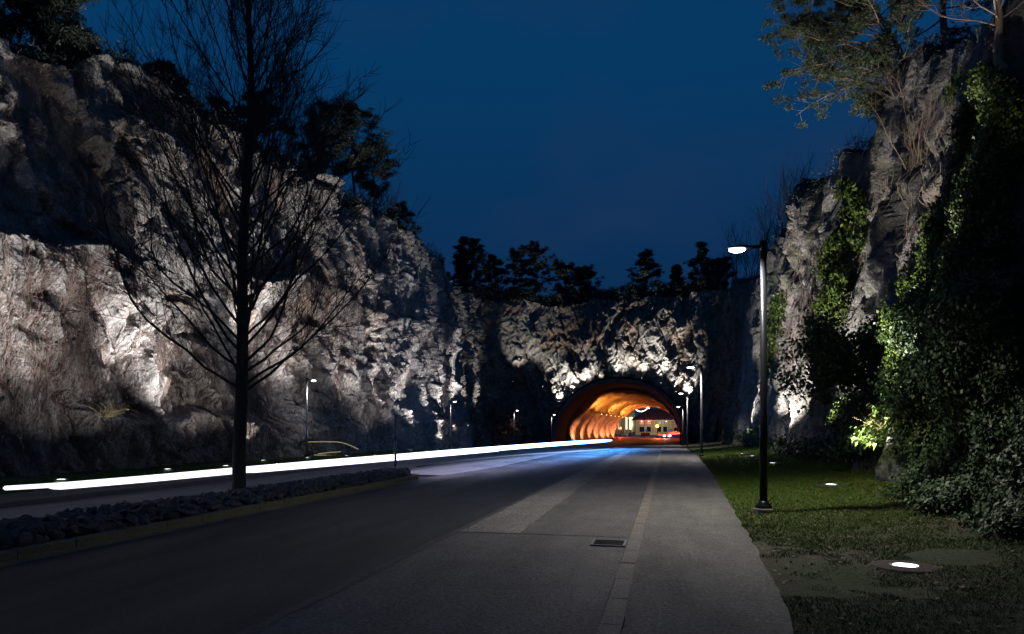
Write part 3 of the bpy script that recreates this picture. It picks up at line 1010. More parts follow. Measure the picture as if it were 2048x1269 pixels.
for y, pw, lb in ((15.5, 1300, 'added fill light close to the pavement under the left end of the white streak'), (22.3, 1700, 'ground light close to the pavement, its disc seen through the white streak'), (30.5, 1700, 'added fill light close to the pavement just beyond the tree trunk'), (42.0, 1500, 'added fill light close to the pavement near the nearest left lamp post'), (52.0, 1500, 'ground light close to the pavement, seen through the streak right of the marker post')):  # first, third and fourth are added fill for the dark lower wall
    uplight(-18.9, y, .14 + gz(y), (-24.8, y + .5, 8.0), pw, 84, lb, LG, col=(1, .955, .92), collar=False, blend=.9)
# low lamps that graze the foot of the wall at the lit lower rocks
for y, pw, lb in ((34.0, 500, 'small low light against the foot of the rock right of the bare tree'), (56.0, 600, 'small low light against the lit foot rock left of the second left lamp'), (66.5, 900, 'small low light against the lit foot rock before the second left lamp'), (73.5, 900, 'small low light at the far foot of the near rock wall')):
    uplight(-22.0, y, .14 + gz(y), (-24.8, y + .3, 6.0), pw, 50, lb, LG, collar=False, blend=.8)

# spots low on the portal rock, standing on the hood and on ledges beside it
HG = 'small floodlights standing on the hood and ledges of the tunnel portal'
HOODS = [(1026, 765, 640, 1100, 34, 'floodlight at the foot of the orange-stained rock left of the portal'),
         (1085, 775, 650, 1100, 40, 'floodlight between the orange-stained rock and the left shoulder of the hood'),
         (1118, 805, 690, 1200, 60, 'floodlight low on the left shoulder of the hood'),
         (1145, 788, 670, 1200, 46, 'floodlight on the upper left shoulder of the hood'),
         (1172, 776, 655, 900, 56, 'added fill floodlight on the hood between its left shoulder and crown'),  # added to fill the dark gap left of the crown
         (1284, 758, 650, 1100, 60, 'added fill floodlight on the hood just right of its crown'),  # added as fill on the right of the crown
         (1200, 766, 650, 900, 60, 'floodlight on the hood left of its crown'),
         (1243, 757, 650, 1100, 70, 'floodlight on the crown of the hood under the palest rock'),
         (1322, 768, 665, 1700, 46, 'floodlight on the hood right of its crown'),
         (1352, 785, 690, 700, 44, 'floodlight on the upper right shoulder of the hood'),
         (1376, 800, 690, 1600, 46, 'floodlight low on the right shoulder of the hood')]
HUP = 4.6
for px, py, pt, pw, sp, lb in HOODS:
    D = 128.6
    k = (px - 1024) / F
    y0 = 131.6 if px > 1100 else 127.5
    D = y0 / (k * ST + CT); x = D * (k * CT - ST); z = HCAM - (py - HOR) / F * D
    root = empty('floodlight', (x, y0, z), 0, lb, 'floodlight', HG)
    MB().box(-.16, .16, -.1, .1, 0, .14, bev=.02).build('housing', M['black_metal'], root)
    MB().box(-.13, .13, -.07, .07, .141, .15).build('lens', GLOW, root)
    MB().box(-.03, .03, -.03, .03, -.9, 0).build('bracket', M['black_metal'], root)
    s = lamp('spot', 'SPOT', (0, 0, .2), pw * HUP, (1, .95, .88), root, spot_size=math.radians(sp + 16), spot_blend=.8, shadow_soft_size=.05)
    zt = HCAM - (pt - HOR) / F * 134
    d = Vector((x, 135.6, zt)) - Vector((x, y0, z + .2)); s.rotation_euler = d.to_track_quat('-Z', 'Y').to_euler()


# ------------------------------------------------------------------ street lamps
def street_lamp(h, arm, head_on, label, group, pole_mat, r0=.085, headlen=.55):
    root = empty('street_lamp', (0, 0, 0), 0, label, 'street lamp', group)
    MB().lathe([(.24, -.05), (.24, .05), (.23, .07)], sides=24).build('footing', M['kerb'], root)
    MB().lathe([(.19, .068), (.18, .12), (r0 + .03, .2), (r0 + .01, .24)], sides=24).build('base_cover', M['black_metal'], root, True)
    MB().lathe([(r0, .2), (r0 * .98, h * .35), (r0 * .86, h * .36), (r0 * .80, h - .35)], sides=20).build('pole', pole_mat, root, True)
    MB().lathe([(r0 * .95, h - .36), (r0 * .95, h), (r0 * .7, h + .02)], sides=20).build('pole_cap', M['black_metal'], root, True)
    hd = MB().tube([(0, 0, h - .1), (-arm * .45, 0, h - .11)], [.045, .04], 10)
    hd.build('arm', M['black_metal'], root, True)
    # shoe-shaped head
    xs = [-.30, -.42, -.55, -.75, -.93, -1.02]; ws = [.04, .10, .16, .17, .14, .05]; tz = [.03, .055, .065, .055, .035, .01]
    sc_ = arm / 1.02
    V = []; Fs = []; n = 12
    for x, w, t_ in zip(xs, ws, tz):
        for kk in range(n):
            a = 2 * PI * kk / n
            V.append((x * sc_, w * math.cos(a) * sc_, h - .1 + (t_ * math.sin(a) if math.sin(a) > 0 else t_ * .35 * math.sin(a)) - .01))
    for i in range(len(xs) - 1):
        for kk in range(n):
            j = (kk + 1) % n; Fs.append((i * n + kk, i * n + j, (i + 1) * n + j, (i + 1) * n + kk))
    Fs += [tuple(range(n)), tuple((len(xs) - 1) * n + kk for kk in range(n))[::-1]]
    mb = MB(); mb.add(V, Fs); mb.build('lamp_head', M['black_metal'], root, True)
    prof = MB()
    n = 20
    V = [( -.74 * sc_ + .24 * sc_ * math.cos(2 * PI * i / n), .135 * sc_ * math.sin(2 * PI * i / n), h - .145) for i in range(n)]
    for q, zz in ((.96, .165), (.8, .185), (.5, .205), (.15, .212)):
        V += [(-.74 * sc_ + .24 * q * sc_ * math.cos(2 * PI * i / n), .135 * q * sc_ * math.sin(2 * PI * i / n), h - zz) for i in range(n)]
    prof.add(V, [(r_ * n + i, r_ * n + (i + 1) % n, (r_ + 1) * n + (i + 1) % n, (r_ + 1) * n + i) for r_ in range(4) for i in range(n)] + [tuple(range(4 * n, 5 * n))])
    prof.build('lens', LENS, root, True)
    s = lamp('spot', 'SPOT', (-.74 * sc_, 0, h - .26), 1, WHITE, root, spot_size=math.radians(150), spot_blend=.7, shadow_soft_size=.08)
    return root


LENS = simple('lamp_lens', (.9, .9, .85), .3, emit=(1, .95, .84), es=26)
SR = [(1527, 44.9 * 540 / 185 * 0 + 15.4, 6.08, 900, 'tall black street lamp standing nearest, in the grass beside the path'),
      (1403, 44.9, 6.08, 900, 'second street lamp down the path, left of the tall nearest one'),
      (1375, 72.8, 6.08, 700, 'third street lamp down the path, in front of the right edge of the hood'),
      (1366, 103.7, 6.08, 600, 'fourth street lamp, lit against the dark of the tunnel hood'),
      (1361, 132.8, 6.08, 400, 'farthest right street lamp, just inside the tunnel mouth')]
LP = 1900
for i, (px, D, h, pw, lb) in enumerate(SR):
    o = street_lamp(h, .78 if i == 0 else .95, True, lb, 'street lamps along the right path', M['black_metal'] if i == 0 else M['dark_steel'])
    p = at_d(px, D); zz = gz(p.y) + .0 + (float(VERGE_TOP(np.array([p.x]), np.array([p.y]))[0]) + .03 if D < 126 else 0)
    o.location = (p.x, p.y, zz)
    for c in o.children:
        if c.type == 'LIGHT': c.data.energy = LP * (1.0, 1.0, .9, .8, .5)[i]
o = street_lamp(6.08, .78, True, 'street lamp of the same row standing behind the photographer', 'street lamps along the right path', M['black_metal'])
o.location = (1.9, -14.0, 0.0)
for c in o.children:
    if c.type == 'LIGHT': c.data.energy = LP * 2.0
SLT = [(614, 43.2, 5.0, 'nearest left street lamp, slim and pale, against the dark foot of the rock'),
       (901, 71.7, 5.0, 'second left street lamp, before the lit lower rocks'),
       (1028, 94.5, 5.0, 'third left street lamp, by the reddish shrub'),
       (1103, 113.0, 5.0, 'farthest left street lamp, beside the left foot of the tunnel hood')]
for i, (px, D, h, lb) in enumerate(SLT):
    o = street_lamp(h, .62, True, lb, 'street lamps along the left rock wall', M['steel'], r0=.06)
    p = at_d(px, D); o.location = (p.x, p.y, gz(p.y) + .1); o.rotation_euler = (0, 0, PI)
    for c in o.children:
        if c.type == 'LIGHT': c.data.energy = 130

# ------------------------------------------------------------------ tunnel luminaires, gantry walkway
ORD = ['nearest', 'second', 'third', 'fourth', 'fifth', 'sixth', 'seventh', 'eighth', 'farthest']
gan = empty('lighting_gantry', (-15.5, 146, 5.6), 0, 'thin steel walkway hung from the tunnel roof along the left side', 'gantry')
gl = MB()
for xx in (-.5, .5):
    gl.tube([(xx, 0, 0), (xx * .8 + 2.6, 62, -.3)], .05, 5)
gl.build('rail', M['grey_steel'], gan)
hb = MB().tube([(0, 0, 0), (0, 0, 3.0)], .035, 5).mesh('hanger', M['grey_steel'])
cb = MB().tube([(-.55, 0, 0), (.55, 0, 0)], .035, 5).mesh('crossbar', M['grey_steel'])
for i in range(14):
    y = 1 + i * 4.6; x = 2.6 * y / 62
    for sx in (-.5, .5):
        o = link('hanger', hb, gan); o.location = (x + sx * .95, y, -.3 * y / 62)
    o = link('crossbar', cb, gan); o.location = (x, y, -.3 * y / 62)
SOD = (1.0, .34, .055)
PNK = (1.0, .36, .17)
tub = simple('sodium_tube', (.9, .6, .3), .4, emit=(1.0, .5, .14), es=14)
for i in range(9):
    y = 145 + i * 7.6
    root = empty('tunnel_lamp', (-13.6 + (y - 145) * .05, y, 5.0), 0, ORD[i] + ' orange lamp under the tunnel walkway, counted from the mouth', 'tunnel lamp', 'orange lamps under the tunnel walkway')
    MB().box(-.09, .09, -.3, .3, 0, .08, bev=.02).build('housing', M['black_metal'], root)
    MB().box(-.07, .07, -.27, .27, -.04, .001).build('tube', tub, root)
    # washes the roof; throws a little backwards, away from the photographer
    s = lamp('spot', 'SPOT', (-.3, 0, .25), 1900, SOD, root, spot_size=math.radians(104), spot_blend=.6, shadow_soft_size=.06)
    d = Vector((-.3, 3.0, 2.6)); s.rotation_euler = d.to_track_quat('-Z', 'Y').to_euler()
for i in range(7):
    y = 141.6 + i * 10.6
    root = empty('wall_washer', (-17.9 + (y - 142) * .052, y, GZP), 0, ORD[i] + ' floor lamp washing the left tunnel wall, counted from the mouth', 'floor lamp', 'floor lamps along the left tunnel wall')
    MB().lathe([(.16, 0), (.16, .25), (.12, .3)], sides=12).build('housing', M['black_metal'], root)
    s = lamp('spot', 'SPOT', (0, 0, .5), 1500, PNK, root, spot_size=math.radians(84), spot_blend=.6, shadow_soft_size=.06)
    d = Vector((-1.1, 2.6, 1.7)); s.rotation_euler = d.to_track_quat('-Z', 'Y').to_euler()
for i in range(6):
    y = 150 + i * 10.5
    root = empty('tunnel_lamp', (1.6 + (y - 150) * .05, y, 4.4), 0, ORD[i] + ' orange lamp on the right tunnel wall, counted from the mouth', 'tunnel lamp', 'orange lamps on the right tunnel wall')
    MB().box(-.08, .08, -.3, .3, 0, .16, bev=.02).build('housing', M['black_metal'], root)
    s = lamp('spot', 'SPOT', (-.3, 0, .3), 700, SOD, root, spot_size=math.radians(150), spot_blend=.6, shadow_soft_size=.06)
    d = Vector((-.5, 2.4, 2.2)); s.rotation_euler = d.to_track_quat('-Z', 'Y').to_euler()


# ------------------------------------------------------------------ streaks of light
def streak_mat(name, stops, axis='Y', lo=0, hi=75):
    m = bpy.data.materials.new(name); m.use_nodes = True; nt = m.node_tree; nt.nodes.clear()
    out = N(nt, 'ShaderNodeOutputMaterial'); em = N(nt, 'ShaderNodeEmission')
    tc = N(nt, 'ShaderNodeTexCoord'); sp = N(nt, 'ShaderNodeSeparateXYZ'); nt.links.new(tc.outputs['Object'], sp.inputs[0])
    f = mrange(nt, sp.outputs[axis], lo, hi, 0, 1)
    cr = N(nt, 'ShaderNodeValToRGB'); e = cr.color_ramp.elements
    e[0].position, e[0].color = stops[0][0], (*stops[0][1], 1); e[1].position, e[1].color = stops[-1][0], (*stops[-1][1], 1)
    for p, c in stops[1:-1]:
        q = e.new(p); q.color = (*c, 1)
    nt.links.new(f, cr.inputs[0]); nt.links.new(cr.outputs[0], em.inputs[0]); em.inputs[1].default_value = stops_gain
    nt.links.new(em.outputs[0], out.inputs[0]); return m


def streak(name, pts, ry, rz, mat, label, sides=10):
    c = [Vector(p) for p in pts]; V = []; Fs = []
    n = len(c)
    dense = []
    P = np.array([tuple(p) for p in c]); tq = np.linspace(0, n - 1, n * 12)
    Q = catmull(P, tq)
    for i, q in enumerate(Q):
        f = i / (len(Q) - 1); f_ = min(1, f * 60, (1 - f) * 30) ** .5
        a = np.interp(f * (n - 1), range(n), ry); b = np.interp(f * (n - 1), range(n), rz)
        for k in range(sides):
            t_ = 2 * PI * k / sides
            V.append((q[0] + a * math.cos(t_) * f_, q[1], q[2] + b * math.sin(t_) * f_))
    for i in range(len(Q) - 1):
        for k in range(sides):
            j = (k + 1) % sides; Fs.append((i * sides + k, i * sides + j, (i + 1) * sides + j, (i + 1) * sides + k))
    mb = MB(); mb.add(V, Fs); o = mb.build(name, mat, None, True)
    return tag(o, label, 'light streak')


stops_gain = 100.0
wm = streak_mat('headlight_streak', [(0, (.0095, .0095, .0105)), (.2, (.017, .017, .020)), (.42, (.024, .024, .034)), (.6, (.04, .055, .09)), (.75, (.03, .08, .20)), (.9, (.018, .08, .26)), (1, (.012, .07, .24))])
def trail(pts, z, ry, rz, label):
    P3 = []
    for px, py in pts:
        D = (HCAM - z) * F / (py - HOR) if px < 1100 else float(np.interp(px, [1100, 1120, 1225], [52.0, 54.0, 75.0]))
        P3.append(tuple(at_d(px, D, z if px < 1100 else HCAM - (py - HOR) / F * D)))
    return streak('headlight_streak', P3, ry, rz, wm, label)


trail([(92, 975), (300, 957.5), (480, 941), (640, 927), (800, 913.5), (900, 905), (1000, 897), (1120, 888), (1225, 881)], .70, [.05, .06, .07, .08, .09, .09, .1, .11, .12], [.075, .085, .095, .11, .12, .13, .14, .15, .15],
      'long white to blue streak of passing headlights running low along the far carriageway')
trail([(5, 977), (120, 970), (300, 955), (480, 938.5)], .72, [.03, .04, .04, .03], [.045, .05, .05, .03], 'thinner white streak that starts farthest left, just above the main one')
trail([(500, 946), (640, 934), (800, 920), (900, 911), (1000, 902)], .56, [.015] * 5, [.012, .014, .016, .02, .02], 'hair-thin pale streak running close below the main one')
stops_gain = 1.6
bm2 = streak_mat('low_streak', [(0, (0, 0, 0)), (.42, (.0, .0, .0)), (.62, (.10, .12, .2)), (.8, (.35, .5, .9)), (.95, (.1, .4, .9)), (1, (.02, .15, .4))])
P4 = [tuple(at_d(px, D, gz(at_d(px, D).y) + .06)) for px, D in ((830, 33), (930, 40), (1040, 49), (1140, 58), (1222, 70))]
streak('low_headlight_streak', P4, [.03] * 5, [.02, .03, .04, .05, .05], bm2, 'faint thin blue streak just above the asphalt under the long white one')
# added row of unseen overhead spots, imitating the headlight wash on the road
for (px, D, pw, cl) in ((1232, 80, 4000, (.08, .34, 1.0)), (1222, 74, 4800, (.08, .34, 1.0)), (1208, 68, 5200, (.06, .38, 1.0)), (1190, 62, 5200, (.08, .38, 1.0)), (1168, 56, 4600, (.10, .38, 1.0)), (1140, 50, 3800, (.13, .38, 1.0)),
                        (1105, 45, 1500, (.2, .42, 1.0)), (1060, 41, 1100, (.3, .46, 1.0)), (1000, 37, 800, (.45, .52, 1.0)), (930, 33, 560, (.6, .6, 1.0)), (850, 30, 380, (.7, .68, 1.0))):
    p = at_d(px, D); lamp('headlight_glow', 'SPOT', (p.x + 1.0, p.y, 2.4), pw, cl, None, spot_size=math.radians(150), spot_blend=1.0, shadow_soft_size=.5)
stops_gain = 8.0
rm = streak_mat('tail_streak', [(0, (1.0, .02, .01)), (.5, (1.0, .10, .05)), (1, (1.0, .02, .01))], 'X', 0, 6)
pr = [at_d(px, D, HCAM - (py - HOR) / F * D) for px, py, D in ((1316, 871, 150), (1335, 869.5, 158), (1350, 868, 166), (1361, 866.5, 174))]
streak('tail_light_streak', [tuple(p) for p in pr], [.08] * 4, [.07, .09, .09, .07], rm, 'lower bright red streak of tail lights inside the tunnel')
pr = [at_d(px, D, HCAM - (py - HOR) / F * D) for px, py, D in ((1338, 866.5, 168), (1346, 865.5, 174), (1354, 863.5, 182))]
streak('tail_light_streak', [tuple(p) for p in pr], [.05] * 3, [.06] * 3, rm, 'upper short red streak of tail lights inside the tunnel')

# ------------------------------------------------------------------ trees
def tube_np(paths, sides=3):
    """paths: list of (pts (n,3), radii (n,)) -> V, F"""
    Vs, Fs, n0 = [], [], 0
    ang = np.arange(sides) * 2 * PI / sides
    ca, sa = np.cos(ang), np.sin(ang)
    for P, Rr in paths:
        P = np.asarray(P, float); Rr = np.asarray(Rr, float); n = len(P)
        T = np.gradient(P, axis=0); T /= np.linalg.norm(T, axis=1)[:, None] + 1e-9
        ref = np.array([0.3, .2, 1.0]) if abs(T[0, 2]) < .9 else np.array([1.0, .1, 0])
        A = np.cross(T, ref); A /= np.linalg.norm(A, axis=1)[:, None] + 1e-9
        B = np.cross(T, A)
        V = P[:, None] + (A[:, None] * ca[None, :, None] + B[:, None] * sa[None, :, None]) * Rr[:, None, None]
        Vs.append(V.reshape(-1, 3))
        i = (np.arange(n - 1)[:, None] * sides + np.arange(sides)[None]); j = (np.arange(n - 1)[:, None] * sides + (np.arange(sides) + 1)[None] % sides)
        Fs.append(np.stack([i, j, j + sides, i + sides], -1).reshape(-1, 4) + n0); n0 += n * sides
    return np.concatenate(Vs), np.concatenate(Fs)


def grow(P0, d0, L, r0, rng, n=5, up=.0, wander=.12, r1=.25):
    pts = [np.array(P0, float)]; d = np.array(d0, float); d /= np.linalg.norm(d)
    for i in range(n):
        d = d + rng.normal(0, wander, 3) + np.array([0, 0, up / n]); d /= np.linalg.norm(d)
        pts.append(pts[-1] + d * L / n)
    return np.array(pts), r0 * np.linspace(1, r1, n + 1)


def along(path, f):
    P, R_ = path; n = len(P) - 1; t = f * n; i = min(int(t), n - 1); q = t - i
    return P[i] * (1 - q) + P[i + 1] * q, P[i + 1] - P[i], R_[i] * (1 - q) + R_[i + 1] * q


def side_dir(d, ang, az):
    d = d / (np.linalg.norm(d) + 1e-9)
    ref = np.array([0, 0, 1.0]) if abs(d[2]) < .95 else np.array([1.0, 0, 0])
    a = np.cross(d, ref); a /= np.linalg.norm(a); b = np.cross(d, a)
    s = a * math.cos(az) + b * math.sin(az)
    return d * math.cos(ang) + s * math.sin(ang)


def bare_tree(name, loc, H, label, seed, first=.17, spread=.95, nb=46, twigs=9, trunk_r=.22, fine=True, mat=None, group=None, cat='tree'):
    rng = np.random.default_rng(seed)
    root = empty(name, loc, 0, label, cat, group)
    tp, tr = [], []
    for i in range(15):
        f = i / 14
        tp.append((.16 * math.sin(f * 5 + seed) + .05 * math.sin(f * 17 + seed) - .16 * math.sin(seed) - .05 * math.sin(seed), .10 * math.sin(f * 4) + .04 * math.sin(f * 15), f * H)); tr.append(trunk_r * (1 - f) ** .85 + .012)
    tp = np.array(tp); tr = np.array(tr)
    tp = np.insert(tp, 1, (0, 0, .25), 0); tr = np.insert(tr, 1, trunk_r * 1.05); tr[0] = trunk_r * 1.35
    V, Fq = tube_np([(tp, tr)], 14)
    link('trunk', np_mesh('trunk', V, Fq, mat or M['bark_dark'], smooth=True), root)
    thick, thin = [], []
    trunk = (tp, tr)
    for i in range(nb):
        f = first + (1 - first) * (i / nb) ** 1.15 * .97
        z = f * H
        p = np.array([np.interp(z, tp[:, 2], tp[:, 0]), np.interp(z, tp[:, 2], tp[:, 1]), z])
        rr = float(np.interp(z, tp[:, 2], tr))
        az = i * 2.39996 + rng.normal(0, .3)
        L = H * (.33 * (1 - f) ** .55 + .05) * rng.uniform(.8, 1.15) * spread
        ang = np.interp(f, [first, .45, 1], [1.02, .66, .35]) + rng.normal(0, .06)
        d = side_dir(np.array([0, 0, 1.0]), ang, az)
        b = grow(p, d, L, min(rr * .27, .0095 * L + .009), rng, 10, up=.8, wander=.11, r1=.2)
        thick.append(b)
        for j in range(twigs):
            g = .18 + .8 * (j + rng.random()) / twigs
            q, dd, r_ = along(b, min(g, .99))
            L2 = L * .42 * (1.1 - g * .7) * rng.uniform(.6, 1.2)
            t1 = grow(q, side_dir(dd, rng.uniform(.45, .8), rng.uniform(0, 6.3)), L2, min(r_ * .6, .010), rng, 5, up=.5, wander=.12, r1=.4)
            thin.append(t1)
            if fine:
                for k in range(7):
                    q2, d2, r2 = along(t1, rng.uniform(.2, .97))
                    t2 = grow(q2, side_dir(d2, rng.uniform(.4, .8), rng.uniform(0, 6.3)), L2 * rng.uniform(.3, .6), .0072, rng, 3, up=.3, wander=.12, r1=.5)
                    thin.append(t2)
    V, Fq = tube_np(thick, 6); V2, F2 = tube_np(thin, 3)
    link('branches', np_mesh('branches', V, Fq, mat or M['bark_dark'], smooth=True), root)
    o = link('twigs', np_mesh('twigs', V2, F2, M['twig'] if mat is None else mat), root); o['kind'] = 'stuff'
    return root


def tuft_tris(C, n, rad, L, W, rng, flat=.6):
    """n blades round each centre"""
    m = len(C)
    c = np.repeat(C, n, 0) + rng.normal(0, 1, (m * n, 3)) * np.array([rad, rad, rad * flat])
    d = rng.normal(0, 1, (m * n, 3)); d[:, 2] += .35; d /= np.linalg.norm(d, axis=1)[:, None]
    e = np.cross(d, rng.normal(0, 1, (m * n, 3))); e /= np.linalg.norm(e, axis=1)[:, None] + 1e-9
    l = L * rng.uniform(.6, 1.3, (m * n, 1)); w = W * rng.uniform(.6, 1.3, (m * n, 1))
    V = np.stack([c - d * l * .5 - e * w * .5, c - d * l * .5 + e * w * .5, c + d * l * .5], 1)
    return V.reshape(-1, 3), np.arange(m * n * 3).reshape(-1, 3)


def pine(name, loc, H, label, seed, crown0=.45, spread=.28, limbs=22, tufts=7, blades=26, blade=.22, bw=.045, rad=.35, lean=(0, 0), mat='needles_dark', bark='bark_dark', group=None, r0=None, shape='round', cat='pine tree', limb_mat=None, bias=None, flat=.42):
    rng = np.random.default_rng(seed)
    root = empty(name, loc, 0, label, cat, group)
    r0 = r0 or H * .016
    ph1, ph2 = rng.uniform(0, 6, 2)
    tp = np.array([(lean[0] * (i / 12) ** 1.5 * H + .03 * H * (math.sin(i * .5 + ph1) - math.sin(ph1)), lean[1] * (i / 12) * H + .02 * H * (math.cos(i * .6 + ph2) - math.cos(ph2)), H * i / 12 * .96) for i in range(13)])
    tr = r0 * (1 - np.linspace(0, 1, 13) * .86)
    V, Fq = tube_np([(tp, tr)], 8)
    link('trunk', np_mesh('trunk', V, Fq, M[bark], smooth=True), root)
    br, cen = [], []
    az0 = rng.uniform(0, 6.3)
    for i in range(limbs):
        u = ((i + rng.random() * 1.2) / limbs) ** .85
        u = min(u, 1)
        f = crown0 + (1 - crown0) * u
        z = f * H * .95
        p = np.array([np.interp(z, tp[:, 2], tp[:, 0]), np.interp(z, tp[:, 2], tp[:, 1]), z])
        if shape == 'round': w = math.sin(PI * min(1, .18 + .80 * u)) ** .7 + .12
        else: w = (1 - u) ** .8 + .18
        L = H * spread * w * (rng.uniform(.35, 1.25) if rng.random() < .75 else rng.uniform(1.1, 1.6))
        az = az0 + i * 2.39996 + rng.normal(0, .6)
        if bias is not None and rng.random() < .6: az = bias + rng.normal(0, .5); L *= 1.25
        el = rng.uniform(-.15, .3) + u * .55
        d = np.array([math.cos(az) * math.cos(el), math.sin(az) * math.cos(el), math.sin(el)])
        b = grow(p, d, L, r0 * .34 * (1 - u * .6), rng, 7, up=.2, wander=.17, r1=.22)
        br.append(b)
        for j in range(tufts):
            g = .45 + .55 * (j + rng.random()) / tufts
            q, dd, r_ = along(b, min(g, .99))
            s = grow(q, side_dir(dd, rng.uniform(.5, 1.3), rng.uniform(0, 6.3)), L * rng.uniform(.10, .34), max(r_ * .5, .007), rng, 3, up=.5, wander=.2, r1=.4)
            br.append(s); cen += [s[0][-1], (s[0][-2] + s[0][-1]) / 2]
            if rng.random() < .5: cen.append(q)
    V, Fq = tube_np(br, 4)
    link('limbs', np_mesh('limbs', V, Fq, M[limb_mat or bark], smooth=True), root)
    C = np.array(cen)
    V, Ft = tuft_tris(C, blades, rad, blade, bw, rng, flat)
    link('crown', np_mesh('crown', V, Ft, M[mat]), root)
    return root


def bush(name, loc, H, label, seed, stems=14, mat='twig', spread=.6, r=.012, sub=5, cat='bush', group=None, lean=(0, 0, 0), leaves=0, leafmat='bush_leaf', leafsize=.09):
    rng = np.random.default_rng(seed)
    paths = []; tips = []
    for i in range(stems):
        az = rng.uniform(0, 6.3); el = rng.uniform(.0, spread)
        d = np.array([math.cos(az) * math.sin(el) + lean[0], math.sin(az) * math.sin(el) + lean[1], math.cos(el) + lean[2]])
        b = grow((rng.normal(0, .08 * H), rng.normal(0, .08 * H), -.1), d, H * rng.uniform(.6, 1.1), r * rng.uniform(.7, 1.3), rng, 7, up=.25, wander=.10, r1=.25)
        paths.append(b)
        for j in range(sub):
            q, dd, r_ = along(b, rng.uniform(.3, .97))
            s = grow(q, side_dir(dd, rng.uniform(.4, .9), rng.uniform(0, 6.3)), H * rng.uniform(.12, .34), r_ * .6, rng, 4, up=.25, wander=.14, r1=.35)
            paths.append(s); tips += [s[0][-1], s[0][2], s[0][3]]
            for k in range(2):
                q2, d2, r2 = along(s, rng.uniform(.3, .95))
                t = grow(q2, side_dir(d2, .6, rng.uniform(0, 6.3)), H * rng.uniform(.05, .14), r2 * .6, rng, 3, wander=.15, r1=.5)
                paths.append(t); tips.append(t[0][-1])
    V, Fq = tube_np(paths, 3)
    if not leaves:
        o = link(name, np_mesh(name, V, Fq, M[mat])); o.location = loc
        return tag(o, label, cat, group)
    root = empty(name, loc, 0, label, cat, group)
    link('stems', np_mesh('stems', V, Fq, M[mat]), root)
    C = np.array(tips)
    V, Fq = leaf_quads(np.repeat(C, leaves, 0) + rng.normal(0, leafsize * 1.2, (len(C) * leaves, 3)), leafsize, rng)
    o = link('leaves', np_mesh('leaves', V, Fq, M[leafmat]), root); o['kind'] = 'stuff'
    return root


def leaf_quads(C, size, rng, nrm=None, jitter=.7):
    m = len(C)
    if nrm is None: nn = rng.normal(0, 1, (m, 3)); nn[:, 2] += .6
    else: nn = nrm + rng.normal(0, jitter, (m, 3))
    nn /= np.linalg.norm(nn, axis=1)[:, None] + 1e-9
    dn = np.array([0, 0, -1.0]) + rng.normal(0, .55, (m, 3))
    a = dn - nn * (dn * nn).sum(1)[:, None]; a /= np.linalg.norm(a, axis=1)[:, None] + 1e-9
    b = np.cross(nn, a)
    s = size * rng.uniform(.6, 1.35, (m, 1)) if not hasattr(size, 'shape') else size[:, None] * rng.uniform(.6, 1.35, (m, 1))
    fold = nn * s * .12
    V = np.stack([C - a * s * .5, C + b * s * .42 - a * s * .08 + fold, C + a * s * .62, C - b * s * .42 - a * s * .08 + fold], 1)
    i = np.arange(m)[:, None] * 4
    Fq = np.concatenate([i + [0, 1, 2], i + [0, 2, 3]], 0)
    return V.reshape(-1, 3), Fq


# the big bare tree on the island
tb = ground(478, 1003); 
TREE = bare_tree('bare_tree', (tb.x, tb.y, .1), 17.5, 'tall bare tree with upswept branches growing from the rubble island', 4, first=.155, nb=88, twigs=14, trunk_r=.17, spread=.95)


# ---- where the crests are
def crest_point(Cl, px, back=1.5):
    G = Cl['G'][-1]; X, Yp, D = proj(G)
    i = int(np.argmin(np.abs(X - px) + (D < 12) * 1e4))
    return G[i], Cl['nrm'][i], i


def on_crest(Cl, px, back=2.0, dz=-.15):
    fg = Cl['full']; nr = Cl['G'].shape[0]
    q = np.concatenate(([0], np.linspace(0, 1, 27)[1:] ** 1.5)) * 30.0
    f = float(np.interp(max(back, 0), q, np.arange(27))); i0 = min(int(f), 25); t = f - i0
    row = fg[nr - 1 + i0] * (1 - t) + fg[nr + i0] * t
    X, Yp, D = proj(row)
    i = int(np.argmin(np.abs(X - px) + (D < 12) * 1e4))
    return (row[i, 0], row[i, 1], row[i, 2] + dz)


GT = 'pines along the top of the rock'
